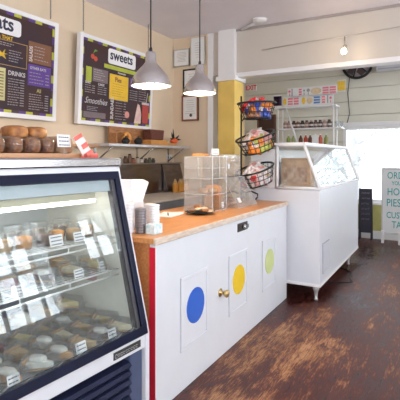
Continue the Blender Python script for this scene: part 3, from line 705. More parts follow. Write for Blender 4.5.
# things on the freezer top / rack behind it
pt = thing('potted_plant', 'small green plant on the freezer top beside the wire baskets', 'plant', (4.35, 1.60, 1.441), 0)
MB().lathe([(.03, 0), (.038, .05), (.034, .05)], 16).build('pot', blackm, pt)
lv = MB(); rnd = random.Random(8)
for k in range(26):
    a = rnd.uniform(0, 2*PI); l = rnd.uniform(.05, .10); q = rnd.uniform(.3, 1.2)
    tip = Vector((l*math.cos(a)*math.sin(q), l*math.sin(a)*math.sin(q), .05+l*math.cos(q))); mid = tip*.55+Vector((0, 0, .03)); sd = Vector((-math.sin(a), math.cos(a), 0))*.009
    lv.add([(0, 0, .045), mid+sd, tip, mid-sd], [(0, 1, 2, 3)])
lv.build('leaves', pm('leaf_green', (.12, .26, .05), .5, var=.3, scale=20), pt)

# ================================================================ RACK BEHIND (facing the camera, -u)
RU = 6.75
rk = thing('tiered_shelf', 'white metal tiered shelf rising behind the freezer, with sign strips', 'shelf unit', (RU, 1.9, 0), 0)
fr = MB()
for y in (-.42, .46): fr.tube([(.25, y, 0), (.25, y, 2.17)], .012, 6); fr.tube([(0.02, y, 1.0), (.02, y, 2.17)], .012, 6)
fr.tube([(-.02, .32, 2.15), (-.02, .10, 1.50)], .014, 6)
fr.build('uprights', offw, rk)
for z in (1.795, 2.14, 1.50, 1.0, .4):
    MB().box(0, .28, -.54 if z < 2 else -.46, .46 if z < 2 else .52, z, z+.022).build('shelf_board', offw, rk, .003)
MB().box(-.01, 0, -.2, -.1, 1.5, 1.7).build('price_strip', offw, rk)
sm_cols = {'p': (.80, .20, .25), 'y': (.90, .58, .06), 'b': (.08, .22, .50), 'g': (.35, .33, .33), 't': (.74, .58, .38), 'r': (.55, .04, .10), 'k': (.06, .03, .08), 'w': (.8, .8, .8)}
def strip(name, label, v_left, v_right, z0, z1, pattern, u):
    W_ = v_left-v_right; t = thing(name, label, 'sign', (u, v_left, z0), -PI/2)
    MB().box(0, W_, 0, .01, 0, z1-z0).build('board', paper, t)
    H_ = z1-z0
    for (c, a, b, kind) in pattern:
        m = MB(); x0, x1 = a*W_, b*W_
        if kind == 'rect': m.box(x0, x1, -.003, 0, H_*.1, H_*.9)
        elif kind == 'bars':
            for q in range(3): m.box(x0, x1, -.003, 0, H_*(.14+.26*q), H_*(.32+.26*q))
        elif kind == 'pop':
            m.lathe([((x1-x0)*.5, 0), ((x1-x0)*.5, .003)], 16, mat=Matrix.Translation(((x0+x1)/2, 0, H_*.62)) @ Matrix.Rotation(PI/2, 4, 'X'), smooth=False); m.box((x0+x1)/2-.006, (x0+x1)/2+.006, -.003, 0, H_*.12, H_*.4)
        else: m.prism([(x0+(x1-x0)*(.5+.5*math.cos(s_*PI/6)), H_*(.5+.36*math.sin(s_*PI/6))) for s_ in range(12)], -.003, 0, 'y')
        m.build('printed_picture', pm('print_'+c, sm_cols[c], .5, var=.1, scale=30), t)
strip('upper_menu_strip', 'upper strip sign of frozen treats above the tiered shelf', 2.19, 1.42, 2.31, 2.455, [('p', .02, .07, 'pop'), ('g', .09, .11, 'rect'), ('p', .24, .30, 'bars'), ('g', .33, .37, 'pop'), ('g', .40, .47, 'pop'), ('t', .48, .70, 'oval'), ('p', .72, .84, 'bars'), ('p', .86, .98, 'bars')], RU-.02)
strip('lower_menu_strip', 'lower strip sign of frozen treats standing on the top shelf', 2.26, 1.47, 2.165, 2.32, [('y', .0, .07, 'oval'), ('p', .10, .20, 'bars'), ('p', .22, .32, 'bars'), ('y', .38, .46, 'oval'), ('t', .48, .60, 'oval'), ('b', .62, .74, 'bars'), ('p', .78, .84, 'bars'), ('g', .88, .90, 'rect'), ('p', .92, .97, 'pop')], RU-.02)
strip('small_menu_card', 'small dark red and purple card at the left of the menu strips', 2.42, 2.285, 2.165, 2.36, [('k', 0, 1, 'rect'), ('r', .1, .72, 'bars')], RU-.02)
strip('yellow_menu_card', 'small yellow card at the right end of the upper menu strip', 1.41, 1.30, 2.34, 2.52, [('y', 0, 1, 'rect')], RU-.02)
jr = [('dark jar with pink label', (.10, .06, .05)), ('brown jar with pale label', (.25, .13, .09))]
for k in range(11):
    v = 2.27-.07*k-.02
    c = [(.45, .27, .23), (.52, .33, .30), (.10, .06, .05), (.16, .09, .07), (.08, .06, .06), (.34, .20, .16), (.07, .05, .05), (.20, .12, .10), (.10, .07, .07), (.40, .26, .22), (.14, .09, .08)][k]
    t = thing('sauce_jar', 'small jar on the upper white shelf, %s from the left' % (ordn+['ninth', 'tenth', 'eleventh'])[k], 'jar', (RU+.06, v, 1.818), 0, 'jars on the upper white shelf')
    MB().lathe([(.031, 0), (.033, .01), (.033, .085), (.024, .098)], 14).build('jar_body', pm('jar_%d' % k, c, .25), t)
    MB().lathe([(.022, .098), (.023, .12)], 14).build('lid', pm('jar_lid_dark', (.05, .04, .04), .4) if k % 3 else pm('jar_lid_pink', (.6, .4, .38), .4), t)
    MB().lathe([(.0337, .03), (.0337, .058)], 14, cap=False).build('jar_label', pm('jar_label', (.66, .55, .50), .6), t)
for k, (v, c, nm) in enumerate([(2.20, (.35, .45, .12), 'green'), (2.12, (.45, .50, .25), 'pale green'), (2.00, (.14, .05, .03), 'dark'), (1.92, (.55, .08, .05), 'red'), (1.85, (.20, .10, .06), 'brown'), (1.77, (.65, .10, .06), 'bright red'), (1.69, (.62, .14, .08), 'orange red'), (1.60, (.30, .30, .10), 'olive')]):
    t = thing('syrup_bottle', '%s bottle on the white shelf just above the freezer top' % nm, 'bottle', (RU+.07, v, 1.523), 0, 'bottles behind the freezer top')
    MB().lathe([(.03, 0), (.032, .01), (.032, .13), (.014, .16), (.012, .18)], 14).build('bottle_body', pm('bottle_%d' % k, c, .25), t)
    MB().lathe([(.014, .18), (.014, .195)], 12).build('cap', offw, t)
for k in range(4):
    t = thing('clear_cup', 'clear plastic cup at the right end of the upper white shelf, %s from the left' % ordn[k], 'cup', (RU+.08, 1.56-.062*k, 1.818), 0, 'clear cups on the upper white shelf')
    MB().lathe([(.02, 0), (.028, .09), (.030, .09), (.022, -.0)], 14, cap=False).build('cup', plast, t)

# ================================================================ FAR WALL THINGS
ex = thing('exit_sign', 'red EXIT letters on a small white sign high on the far wall above the baskets', 'exit sign', (U1-.03, 3.19, 2.60), -PI/2)
# placed where the wall shows between column and baskets
ex.location = (U1-.035, 3.34, 2.62)
MB().box(0, .22, 0, .03, 0, .13).build('sign_plate', pm('sign_white', (.85, .80, .76), .5), ex)
text_mb('EXIT', .125, T(.005, -.001, .022), .003, sx=.86).build('lettering', pm('exit_red', (.80, .02, .02), .4), ex)
df = thing('wall_panel', 'dark brown framed panel on the far wall, behind the wire baskets', 'framed panel', (U1-.03, 3.10, 1.55), -PI/2)
MB().box(0, .36, 0, .03, 0, .60).build('panel', pm('dark_brown_panel', (.07, .03, .02), .5), df)
MB().box(0, .36, -.012, 0, .57, .60).box(0, .03, -.012, 0, 0, .57).box(.33, .36, -.012, 0, 0, .57).box(.03, .33, -.012, 0, 0, .03).build('frame', pm('brown_frame', (.16, .07, .04), .4), df)
fn = thing('exhaust_fan', 'round black wall fan half hidden by the white bulkhead trim', 'fan', (U1-.05, 1.29, 2.93), -PI/2)
MB().tube([(.235*math.cos(2*PI*k/32), 0, .235*math.sin(2*PI*k/32)) for k in range(32)], .022, 8, closed=True).build('outer_ring', blackm, fn)
MB().lathe([(.06, -.03), (.06, .03)], 16, mat=Matrix.Rotation(PI/2, 4, 'X')).build('motor_hub', blackm, fn)
sp_ = MB()
for k in range(6): a = 2*PI*k/6+.26; sp_.tube([(.03*math.cos(a), -.03, .03*math.sin(a)), (.235*math.cos(a), -.02, .235*math.sin(a))], .012, 6)
sp_.build('guard_spokes', black, fn)
for k in range(5):
    a = 2*PI*k/5
    MB().add([(0, 0, .05), (.09, .03, .09), (.07, .03, .20), (-.05, -.0, .19)], [(0, 1, 2, 3)], 0, Matrix.Rotation(a, 4, 'Y')).build('blade', pm('fan_blade', (.13, .09, .09), .4), fn)
MB().lathe([(.22, .032), (.22, .042)], 32, mat=Matrix.Rotation(-PI/2, 4, 'X')).build('back_plate', pm('fan_back', (.55, .50, .52), .6), fn)
wc = MB().tube([(U1-.03, 1.42, 2.72), (U1-.02, 1.45, 2.45), (U1-.03, 1.42, 2.1), (U1-.02, 1.46, 1.95), (U1-.03, 1.49, 1.93)], .007, 6)
tag(wc.build('fan_cord', black), 'thin black cord hanging down the far wall below the fan', 'cord')
ac = thing('blind_cassette', 'white box unit mounted high on the far wall right of the fan', 'wall unit', (U1-.18, .98, 2.76), -PI/2)
MB().box(0, 1.4, 0, .175, 0, .17).build('housing', freez, ac, .015)
MB().box(.03, 1.37, -.004, 0, .02, .035).build('slot', pm('slot_grey', (.45, .45, .48), .5), ac)
# easel whiteboard
ez = thing('easel_whiteboard', 'white easel board with teal handwriting by the far window', 'whiteboard', (7.42, .86, 0), -PI/2-.03)
MB().box(0, .62, 0, .012, .17, 1.165, 0, T(rx=-.04)).build('writing_surface', pm('whiteboard', (.80, .80, .80), .35, var=.01), ez)
fr = MB(); FM2 = T(rx=-.04)
fr.box(-.02, .64, -.006, .018, 1.165, 1.19, 0, FM2).box(-.02, 0, -.006, .018, .16, 1.165, 0, FM2).box(.62, .64, -.006, .018, .16, 1.165, 0, FM2).box(0, .62, -.006, .018, .15, .17, 0, FM2); fr.build('board_frame', pm('board_frame_grey', (.62, .60, .60), .5), ez)
for x in (0.0, .25, .60): MB().box(x-.02, x+.02, -.02 if x != .25 else -.06, .005 if x != .25 else -.03, 0, .2).build('leg', offw, ez)
tl = MB()
for s_, x, z, sz in (('ORDER', .06, 1.02, .13), ('YOUR', .13, .92, .075), ('HOLIDAY', .06, .76, .14), ('PIES,', .05, .585, .145), ('CUSTARD', .05, .40, .12), ('TARTS', .13, .25, .13)):
    tl = merge(tl, text_mb(s_, sz*1.15, FM2 @ T(x, -.002, z), .001, sx=.74))
tl.build('lettering', pm('teal_marker', (.02, .38, .36), .5), ez)
cb = thing('chalkboard', 'narrow black chalkboard sign standing on the floor left of the white easel', 'chalkboard', (7.55, 1.245, 0), -PI/2)
MB().box(.02, .185, 0, .012, .14, .82, 0, T(rx=-.05)).build('slate', pm('slate_black', (.035, .03, .05), .6), cb)
FM3 = T(rx=-.05)
MB().box(0, .02, -.004, .016, 0, .84, 0, FM3).box(.185, .205, -.004, .016, 0, .84, 0, FM3).box(.02, .185, -.004, .016, .82, .84, 0, FM3).box(.02, .185, -.004, .016, .12, .14, 0, FM3).build('frame', pm('black_frame', (.02, .018, .03), .5), cb)
MB().box(0, .02, .0, .02, 0, .84, 0, T(0, .12, 0, rx=.09)).box(.185, .205, 0, .02, 0, .84, 0, T(0, .12, 0, rx=.09)).build('rear_leg', pm('black_frame', (.02, .018, .03), .5), cb)
ch = MB(); rnd = random.Random(2)
for r_ in range(6):
    x = .045
    while x < .155:
        z = .75-.085*r_; q = rnd.uniform(.012, .022)
        ch.tube([FM3 @ Vector((x, -.002, z)), FM3 @ Vector((x+q*.4, -.002, z+.03)), FM3 @ Vector((x+q*.8, -.002, z+rnd.uniform(0, .02)))], .0028, 4); x += q+.008
ch.build('chalk_writing', pm('chalk', (.62, .60, .66), .9), cb)

# ================================================================ MENU BOARDS
def board(name, label, u0, mirror=False):
    root = thing(name, label, 'menu board', (u0, V1-.09, 1.742), 0); root.rotation_euler = (.045, 0, 0); root.scale = (.905, 1, .885)
    W_, H_ = 1.32, .965; t = .045
    MB().box(0, W_, 0, .03, 0, H_).build('backing', pm('board_purple_brown', (.030, .014, .028), .55, col2=(.055, .018, .016), scale=3), root)
    f = MB().box(-t, 0, -.012, .04, -t, H_+t).box(W_, W_+t, -.012, .04, -t, H_+t).box(0, W_, -.012, .04, -t, 0).box(0, W_, -.012, .04, H_, H_+t)
    f.build('white_frame', offw, root, .004)
    # checked border
    cols = [pm('border_lime', (.50, .50, .05), .5), pm('border_purple', (.11, .05, .24), .5), pm('border_brown', (.07, .03, .03), .5)]
    b = MB(); bw = .028; n = 16
    for k in range(n):
        x0, x1 = W_*k/n, W_*(k+1)/n
        for (z0, z1, o) in ((0, bw, 0), (H_-bw, H_, 1)): b.box(x0, x1, -.003, 0, z0, z1, (k*2+o) % 3)
    for k in range(11):
        z0 = bw+(H_-2*bw)*k/11; z1 = bw+(H_-2*bw)*(k+1)/11
        for (x0, x1, o) in ((0, bw, 0), (W_-bw, W_, 1)): b.box(x0, x1, -.003, 0, z0, z1, (k*2+o) % 3)
    b.build('chequered_border', cols, root)
    return root
white_t = pm('menu_white_ink', (.62, .58, .58), .6); small_t = pm('menu_small_ink', (.36, .32, .33), .6); gold_t = pm('menu_gold', (.80, .50, .03), .5); lime = pm('menu_lime', (.45, .50, .05), .5); purp = pm('menu_purple', (.12, .05, .30), .5); brn = pm('menu_brown', (.22, .09, .04), .5); greyp = pm('menu_grey_brown', (.20, .15, .16), .5)
def patch(root, nm, x0, x1, z0, z1, m, d=.003): return MB().box(x0, x1, -d, 0, z0, z1).build(nm, m, root)
def rounded(root, nm, x0, x1, z0, z1, m, r=.03, d=.006):
    p = []
    for cx, cz, a0 in ((x1-r, z1-r, 0), (x0+r, z1-r, 90), (x0+r, z0+r, 180), (x1-r, z0+r, 270)):
        for k in range(6): a = math.radians(a0+k*18); p.append((cx+r*math.cos(a), cz+r*math.sin(a)))
    return MB().prism(p, -d, 0, 'y').build(nm, m, root)
def words(root, items, m, nm='lettering', d=.0045, bold=.002):
    t = MB()
    for s_, x, z, sz in items: t = merge(t, text_mb(s_, sz, T(x, -d, z), bold*sz*10, sx=.92))
    return t.build(nm, m, root)
def dashes(root, x0, x1, z0, z1, n, m=None, seed=0, price=True, d=.0045):
    r_ = random.Random(seed); t = MB(); st = (z1-z0)/max(1, n-1)
    for k in range(n):
        z = z1-st*k; x = x0; xe = x0+(x1-x0)*r_.uniform(.55, .8 if price else 1)
        while x < xe: q = r_.uniform(.012, .035); t.box(x, min(x+q, xe), -d, -d+.002, z-.0038, z+.0038); x += q+.008
        if price: t.box(x1-.045, x1, -d, -d+.002, z-.0045, z+.0045)
    return t.build('small_print', m or small_t, root)
# sweets
sw = board('sweets_menu_board', 'hanging dark menu board headed sweets, behind the pendant lamp', 3.29)
rounded(sw, 'title_plate', .434, .967, .742, .93, offw, .035)
words(sw, [('sweets', .462, .80, .172)], ink, 'title_lettering', .0075, .0022)
patch(sw, 'lime_banner', .37, 1.02, .675, .725, lime)
words(sw, [('Homemade', .62, .64, .035)], white_t, 'small_lettering')
patch(sw, 'lime_side_panel', .07, .16, .46, .64, lime); patch(sw, 'text_panel', .18, .44, .48, .64, greyp)
dashes(sw, .20, .42, .51, .62, 5, seed=1, price=False, m=pm('faint_ink', (.45, .40, .38), .6))
patch(sw, 'gold_panel', .475, .835, .30, .62, gold_t); words(sw, [('Pies', .57, .53, .085)], brn, 'gold_panel_lettering', .0045)
dashes(sw, .53, .79, .35, .50, 6, seed=2, price=False, m=pm('gold_dark', (.55, .30, .03), .6))
patch(sw, 'purple_panel', .86, 1.02, .50, .62, purp)
dashes(sw, .06, .22, .34, .42, 4, seed=3); dashes(sw, .27, .42, .34, .42, 4, seed=4); words(sw, [('BARS', .06, .44, .04), ('CAKES', .27, .44, .04)], white_t, 'small_lettering')
dashes(sw, .87, 1.03, .34, .46, 5, seed=5); dashes(sw, 1.06, 1.22, .34, .50, 6, seed=6)
t_ = text_mb('Smoothies', .105, T(.055, -.0045, .21), .0, shear=.45, sx=.85, ext=.0006); t_.build('script_lettering', white_t, sw)
dashes(sw, .10, .36, .13, .17, 3, seed=7, price=False); patch(sw, 'grey_footer', .05, .42, .04, .11, greyp)
vt = text_mb('SUNDAES', .075, Matrix.Translation((.555, -.0045, .05)) @ Matrix.Rotation(-PI/2, 4, 'Y'), .002, sx=.85); vt.build('vertical_lettering', white_t, sw)
dashes(sw, .60, .80, .06, .30, 8, seed=8)
pic = MB().prism([(.98, .03), (1.12, .03), (1.13, .16), (1.09, .28), (1.05, .30), (1.02, .20)], -.004, 0, 'y'); pic.build('sundae_picture', pm('sundae_pink', (.75, .42, .38), .5, col2=(.85, .66, .58), scale=12), sw)
MB().prism([(1.16, .04), (1.28, .04), (1.30, .30), (1.15, .30)], -.004, 0, 'y').build('red_drink_picture', pm('drink_red', (.45, .06, .05), .5), sw)
patch(sw, 'drink_rim', 1.14, 1.30, .30, .33, white_t, .005)
MB().tube([(1.23, -.004, .32), (1.26, -.004, .47)], .005, 6).build('straw', white_t, sw)
MB().lathe([(.045, 0), (.045, .003)], 18, mat=Matrix.Translation((.83, 0, .13)) @ Matrix.Rotation(PI/2, 4, 'X'), smooth=False).build('scoop_picture', pm('scoop_pink', (.75, .30, .25), .5), sw)
MB().lathe([(.03, 0), (.03, .003)], 16, mat=Matrix.Translation((.17, 0, .77)) @ Matrix.Rotation(PI/2, 4, 'X'), smooth=False).lathe([(.03, 0), (.03, .003)], 16, mat=Matrix.Translation((.22, 0, .75)) @ Matrix.Rotation(PI/2, 4, 'X'), smooth=False).build('cherry_picture', pm('cherry_red', (.6, .08, .04), .5), sw)
MB().add([(.17, -.004, .80), (.20, -.004, .86), (.25, -.004, .85), (.20, -.004, .83)], [(0, 1, 2, 3)]).build('cherry_leaf', pm('cherry_leaf', (.15, .35, .05), .5), sw)
# eats
EU = 1.73
ea = board('eats_menu_board', 'hanging dark menu board headed eats, cut by the left frame edge', EU)
rounded(ea, 'title_plate', .50, .905, .745, .90, offw, .035)
words(ea, [('eats', .545, .785, .185)], ink, 'title_lettering', .0075, .0022)
X0 = .83
words(ea, [('THIS & THAT', .55, .695, .05)], gold_t, 'gold_lettering')
bx2 = MB()
for (x0, x1, z0, z1) in ((.50, .985, .684, .69), (.50, .985, .45, .456), (.979, .985, .456, .684), (.50, .506, .456, .684)): bx2.box(x0, x1, -.004, 0, z0, z1)
bx2.build('tan_outline', pm('tan_line', (.45, .28, .10), .5), ea)
dashes(ea, .68, .88, .64, .66, 2, seed=11, price=False); dashes(ea, .78, .96, .50, .60, 5, seed=12, price=False)
MB().prism([(.71, .56), (.74, .60), (.73, .56), (.77, .56), (.73, .55), (.75, .51), (.71, .53), (.67, .52), (.68, .56), (.66, .59)], -.004, 0, 'y').build('starburst', gold_t, ea)
patch(ea, 'brown_panel', 1.0, 1.285, .53, .745, brn)
text_mb('SALADS', .052, Matrix.Translation((1.045, -.0045, .54)) @ Matrix.Rotation(-PI/2, 4, 'Y'), .0015, sx=.85).build('vertical_lettering', white_t, ea)
dashes(ea, 1.07, 1.26, .57, .70, 5, seed=13, price=False)
patch(ea, 'purple_panel', 1.0, 1.285, .30, .515, purp); words(ea, [('OTHER EATS', 1.02, .465, .038)], white_t, 'purple_panel_lettering', .0045, .0012)
dashes(ea, 1.02, 1.26, .33, .43, 4, seed=14)
patch(ea, 'pale_yellow_panel', .55, .75, .11, .42, pm('pale_yellow_panel', (.62, .58, .28), .5)); dashes(ea, .58, .73, .15, .38, 9, m=brn, seed=19)
words(ea, [('DRINKS', .775, .365, .06)], white_t, 'drinks_lettering'); dashes(ea, .78, .96, .08, .33, 11, seed=15)
words(ea, [('All', 1.11, .235, .055)], pm('olive_gold', (.45, .40, .15), .5), 'gold_lettering'); dashes(ea, 1.02, 1.26, .06, .21, 7, seed=16)
# chains
def chain(label, u, v, z0):
    m = MB(); z = z0; k = 0
    while z < ZC-.001:
        pts = []
        for q in range(10):
            a = 2*PI*q/10; x = .006*math.cos(a); zz = .014*math.sin(a)
            pts.append((x, 0, z+.012+zz) if k % 2 else (0, x, z+.012+zz))
        m.tube([(u+p[0], v+p[1], min(p[2], ZC)) for p in pts], .0028, 5, closed=True); z += .022; k += 1
    tag(m.build('hanging_chain', pm('chain_metal', (.25, .24, .22), .4, .8)), label, 'chain', 'menu board chains')
vt_ = V1-.09-.04
chain('thin chain holding the right top corner of the eats board', 2.90, vt_+.03, 2.672)
chain('thin chain holding the left top corner of the sweets board', 3.33, vt_+.03, 2.672)
chain('thin chain holding the right top corner of the sweets board', 4.46, vt_+.03, 2.672)

# ================================================================ CERTIFICATES
def cert(label, v_left, v_right, z0, z1, fmat, fw, seal=False, pap=paper):
    W_ = v_left-v_right; H_ = z1-z0
    t = thing('framed_certificate', label, 'certificate', (UB-.022, v_left, z0), -PI/2, 'certificates on the cream wall')
    MB().box(0, W_, .004, .02, 0, H_).build('paper', pap, t)
    MB().box(0, fw, -.004, .02, 0, H_).box(W_-fw, W_, -.004, .02, 0, H_).box(fw, W_-fw, -.004, .02, 0, fw).box(fw, W_-fw, -.004, .02, H_-fw, H_).build('frame', fmat, t)
    l = MB(); r_ = random.Random(int(z0*100))
    for k in range(7):
        q = W_*r_.uniform(.15, .32); z = H_*(.80-.085*k); l.box(W_/2-q, W_/2+q, .002, .004, z-.003, z+.003)
    l.build('print_lines', pm('faint_print', (.55, .52, .50), .7), t)
    if seal: MB().lathe([(.022, 0), (.022, .003)], 16, mat=Matrix.Translation((W_*.55, .004, H_*.22)) @ Matrix.Rotation(PI/2, 4, 'X'), smooth=False).build('seal', pm('seal_dark', (.08, .07, .06), .5), t)
silver = pm('silver_frame', (.55, .53, .52), .35, .7); brf = pm('brown_cert_frame', (.26, .09, .05), .4)
cert('silver-framed white certificate, highest at left near the wall corner', 3.345, 3.09, 2.63, 2.87, silver, .012)
cert('tall unframed white sheet pinned beside the silver certificate', 3.06, 2.845, 2.62, 3.0, pm('pale_edge', (.7, .68, .64), .6), .004)
cert('black-framed certificate partly hidden behind the right pendant lamp', 3.19, 2.90, 2.21, 2.58, blackm, .022)
cert('brown-framed certificate with dark seal, lowest on the cream wall', 3.21, 2.945, 1.86, 2.215, brf, .022, True)

# ================================================================ BACK WALL SHELF AND KITCHEN
sf = thing('steel_wall_shelf', 'long steel shelf on the wall under the sweets board', 'wall shelf', (3.50, V1, 1.475), 0)
MB().box(0, 1.66, -.30, -.002, 0, .03).build('shelf_board', pm('shelf_grey_white', (.62, .61, .64), .35, .3), sf, .004)
for x in (.1, .85, 1.55): MB().tube([(x, -.26, 0), (x, -.012, -.17)], .008, 6).box(x-.015, x+.015, -.012, -.001, -.20, 0).build('bracket', steel, sf)
wf = thing('wooden_wall_shelf', 'short brown wooden shelf left of the steel shelf', 'wall shelf', (3.06, V1, 1.46), 0)
MB().box(0, .42, -.18, -.002, 0, .03).build('shelf_board', brownwood, wf, .004)
def sx_(name, label, cat, u, v, rz=0, z=1.506): return thing(name, label, cat, (u, v, z), rz)
cr_ = sx_('wooden_crate', 'wide orange-brown wooden crate leaning at the back of the steel shelf', 'crate', 3.72, 3.25)
MB().box(0, .86, 0, .02, 0, .20).box(0, .02, -.10, 0, 0, .12).box(.84, .86, -.10, 0, 0, .12).build('crate', pm('crate_wood', (.30, .12, .04), .55, col2=(.46, .21, .08), scale=6, stretch=(2, 10, 10)), cr_, .003)
pk = sx_('orange_loaf', 'round orange-brown bread ring in front of the wooden crate', 'bread', 3.92, 3.17)
MB().tube([(.055*math.cos(2*PI*k/20), .0, .065+.055*math.sin(2*PI*k/20)) for k in range(20)], .022, 10, closed=True).build('ring', pm('orange_bread', (.75, .33, .08), .5, var=.15, scale=20), pk)
for i, (u, r_, lb) in enumerate([(3.83, .045, 'dark round pot on the steel shelf, left of two'), (4.06, .05, 'dark round pot on the steel shelf, right of two')]):
    t = sx_('dark_pot', lb, 'pot', u, 3.11); MB().lathe([(r_*.6, 0), (r_, r_*.5), (r_, r_*1.0), (r_*.6, r_*1.4)], 20).build('pot_body', blackm, t); MB().blob(r_*.62, r_*.62, .012, T(0, 0, r_*1.4), n=14).blob(.01, .01, .012, T(0, 0, r_*1.4+.016), n=8).build('lid', black, t)
bk = sx_('dark_red_basket', 'dark red-brown basket on the steel shelf before the crate', 'basket', 4.42, 3.15)
MB().prism([(-.13, .065), (.13, .065), (.15, .19), (-.15, .19)], -.06, .06, 'y').build('basket_body', pm('woven_dark_red', (.14, .04, .025), .7, var=.4, scale=50, bump=.6), bk, .01)
MB().box(-.16, .20, -.08, .08, 0, .062).build('wooden_base', pm('orange_box', (.62, .28, .07), .5, var=.1), bk, .004)
gd = sx_('gourd', 'flat tan wooden trivet lying at the right of the steel shelf', 'trivet', 4.72, 3.17)
MB().box(-.11, .16, -.07, .07, 0, .035).build('slab', pm('tan_slab', (.50, .27, .10), .55), gd, .01)
og = sx_('spiky_ornament', 'orange and black spiky ornament at the right end of the steel shelf', 'ornament', 4.90, 3.16, 0, 1.545)
MB().blob(.07, .05, .035, T(0, 0, .03), jit=.1, n=14).build('orange_body', pm('hot_orange', (.85, .14, .04), .5), og)
m = MB()
for (x, z) in ((-.05, .17), (-.09, .12), (.10, .09), (.15, .03), (-.12, .04)):
    m.tube([(0, 0, .04), (x*.6, -.01, .04+z*.4), (x, -.02, z+.02)], [.014, .012, .002], 6)
m.build('black_spikes', blackm, og)
# prep table and stainless backs
pt_ = thing('prep_table', 'grey prep table with pale board top along the kitchen wall', 'prep table', (3.55, 2.62, 0), 0)
MB().box(0, 1.60, 0, .60, .76, .88).build('apron', pm('grey_apron', (.30, .31, .34), .4, .3), pt_, .004)
MB().box(-.01, 1.61, -.015, .62, .88, .90).build('top_board', pm('pale_board', (.72, .62, .50), .5, col2=(.80, .72, .62), scale=6), pt_, .003)
for x in (.03, 1.57):
    for y in (.03, .56): MB().tube([(x, y, 0), (x, y, .76)], .02, 8).build('leg', steel, pt_)
st = thing('stainless_cooler', 'wide dark stainless cabinet back with ledge, below the steel shelf', 'stainless cabinet', (3.05, 3.26, .90), 0)
st.location = (3.0, 3.24, 0)
MB().prism([(-.01, .905), (.0, 1.27), (.1, 1.27), (.1, .905)], .0, 1.72, 'x').build('cabinet_back', darksteel, st, .004)
MB().box(-.01, 1.73, -.03, .10, 1.27, 1.285).build('ledge', pm('ledge_steel', (.40, .37, .36), .3, .8), st)
MB().box(0, 1.72, .02, .1, 0, .905).build('base', darksteel, st)
st2 = thing('stainless_hood', 'dark stainless cabinet right of the wide one, beside the squeeze bottles', 'stainless cabinet', (4.74, 3.24, 0), 0)
MB().prism([(-.09, .92), (.0, 1.27), (.1, 1.27), (.1, .92)], .0, .44, 'x').build('slanted_panel', darksteel, st2, .004)
MB().box(0, .44, -.03, .10, 1.27, 1.285).build('ledge', pm('ledge_steel', (.4, .37, .36), .3, .8), st2)
for i, (u, h, c, nm) in enumerate([(4.02, .07, (.12, .06, .04), 'dark brown'), (4.10, .10, (.20, .10, .06), 'brown tall'), (4.17, .05, (.35, .12, .06), 'rusty red'), (4.25, .06, (.55, .45, .38), 'pale'), (4.33, .05, (.6, .55, .5), 'whitish'), (4.42, .045, (.08, .06, .05), 'black'), (4.50, .055, (.10, .12, .07), 'dark green'), (4.58, .045, (.06, .05, .05), 'flat black'), (3.92, .055, (.40, .36, .33), 'grey')]):
    t = thing('spice_jar', '%s little jar on the stainless ledge under the steel shelf' % nm, 'jar', (u, 3.27, 1.286), 0, 'jars on the stainless ledge')
    MB().lathe([(.024, 0), (.026, .01), (.026, h*.75), (.016, h)], 12).build('jar_body', pm('spice_%d' % i, c, .35), t); MB().lathe([(.018, h), (.018, h+.012)], 12).build('lid', blackm, t)
ot = thing('wall_outlet', 'white electrical outlet on the wall under the steel shelf', 'outlet', (5.02, V1, 1.31), 0)
MB().box(0, .12, -.012, 0, 0, .085).build('cover_plate', offw, ot, .003); MB().box(.02, .045, -.014, -.012, .03, .055).box(.075, .10, -.014, -.012, .03, .055).build('sockets', pm('socket_grey', (.3, .3, .3), .5), ot)
for i in range(4):
    t = thing('squeeze_bottle', 'orange squeeze bottle on the prep table, %s from the left' % ordn[i], 'squeeze bottle', (4.76+.085*i, 3.05-.02*(i % 2), .901), 0, 'orange squeeze bottles')
    MB().lathe([(.033, 0), (.035, .01), (.035, .10), (.028, .12)], 16).build('bottle_body', pm('amber_sauce', (.72, .33, .05), .35, var=.1), t); MB().lathe([(.03, .12), (.024, .135), (.006, .175)], 14).build('nozzle', pm('tan_nozzle', (.62, .42, .20), .5), t)
kf = thing('black_knife', 'black-handled knife lying at the front of the prep table', 'knife', (4.42, 2.66, .901), .1)
MB().box(0, .13, 0, .025, 0, .018).build('handle', blackm, kf, .005); MB().box(.13, .32, .0, .03, .004, .007).build('blade', steel, kf)
# dark blue item in the opening behind
aj = thing('blue_apron', 'dark blue apron hanging in the doorway left of the yellow column', 'apron', (UB+.6, 2.93, 1.0), -PI/2)
MB().prism([(0, 0), (.15, .0), (.14, .75), (.10, .85), (.04, .85), (.0, .7)], 0, .05, 'y').build('cloth', pm('navy_cloth', (.03, .05, .12), .8), aj, .01)
MB().tube([(.07, .025, .84), (.07, .025, 2.0)], .004, 5).build('hanging_cord', black, aj)

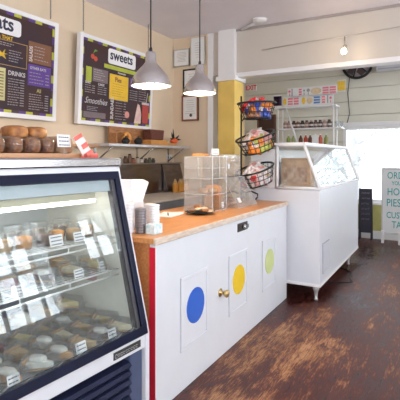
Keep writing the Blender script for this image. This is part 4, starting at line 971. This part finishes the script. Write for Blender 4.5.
# ================================================================ LAMPS
def pendant(label, u, v, z, power):
    t = thing('pendant_lamp', label, 'pendant lamp', (u, v, z), 0, 'pendant lamps over the counter')
    prof = [(.128, 0), (.124, .03), (.105, .068), (.074, .105), (.048, .132), (.036, .15), (.033, .205), (.028, .215), (.008, .222)]
    MB().lathe(prof, 40, cap=False).build('shade', alum, t)
    inn = [(r-.004, zz) for r, zz in prof[:6]]+[(.004, .148)]
    MB().lathe(inn, 40, cap=False).build('lining', glow, t)
    MB().lathe([(.128, -.003), (.130, 0), (.128, .004), (.122, .002), (.122, -.003)], 40, cap=False).build('rim', alum, t)
    MB().blob(.045, .045, .05, T(0, 0, .06), n=18).build('bulb', bulb, t)
    MB().tube([(0, 0, .22), (0, 0, ZC-z)], .0045, 8).build('cord', black, t)
    MB().lathe([(.012, .215), (.010, .24), (.005, .25)], 12).build('cord_grip', black, t)
    l = bpy.data.lights.new('pendant_light', 'POINT'); l.energy = power; l.color = (1, .80, .58); l.shadow_soft_size = .045
    o = bpy.data.objects.new('pendant_light', l); COL.objects.link(o); o.parent = t; o.location = (0, 0, .004)
pendant('brushed metal pendant lamp hanging in front of the sweets board', 2.27, 1.64, 1.815, 14)
pendant('brushed metal pendant lamp hanging before the framed certificates', 2.90, 1.635, 1.848, 14)
hk = MB().tube([(2.93, 1.62, ZC), (2.93, 1.60, 2.62), (2.90, 1.635, 2.56), (2.95, 1.57, 2.60), (3.0, 1.50, 2.66), (3.0, 1.50, ZC)], .005, 6)
tag(hk.build('cord_hook', black), 'black hook bracket beside the right pendant lamp cord near the ceiling', 'hook')
cf = thing('ceiling_speaker', 'small round white ceiling fixture by the bulkhead right of the column', 'ceiling fixture', (4.95, 1.96, ZC), 0)
MB().lathe([(.09, 0), (.09, -.02), (.06, -.04), (.01, -.045)], 24).build('dome', offw, cf)
MB().tube([(0, 0, -.02), (.20, .32, -.025)], .018, 8).build('conduit', offw, cf)
# track cable with bulb
tk = thing('cable_light', 'small lit bulb hanging from a thin cable before the bulkhead', 'cable light', (5.0, .97, 2.70), 0)
MB().tube([(.05, 1.0, -.02), (0, .4, -.005), (0, 0, 0), (0, -1.2, .06), (.15, -3.4, .12)], .006, 6).build('cable', pm('cable_grey', (.50, .46, .42), .5), tk)
MB().tube([(0, 0, 0), (0, 0, -.10)], .008, 8).lathe([(.018, -.14), (.022, -.10)], 12).build('stem', pm('stem_grey', (.3, .29, .27), .4, .6), tk)
MB().blob(.032, .032, .036, T(0, 0.01, -.165), n=16).build('bulb', bulb, tk)
l = bpy.data.lights.new('cable_bulb', 'POINT'); l.energy = 2.0; l.color = (1, .72, .42); l.shadow_soft_size = .03
o = bpy.data.objects.new('cable_bulb', l); COL.objects.link(o); o.parent = tk; o.location = (-.08, 0, -.165)
struct('trim_6', MB().box(UB-.012, UB, V0, 2.38, ZC-.03, ZC), pm('seam_brown', (.40, .34, .32), .7))
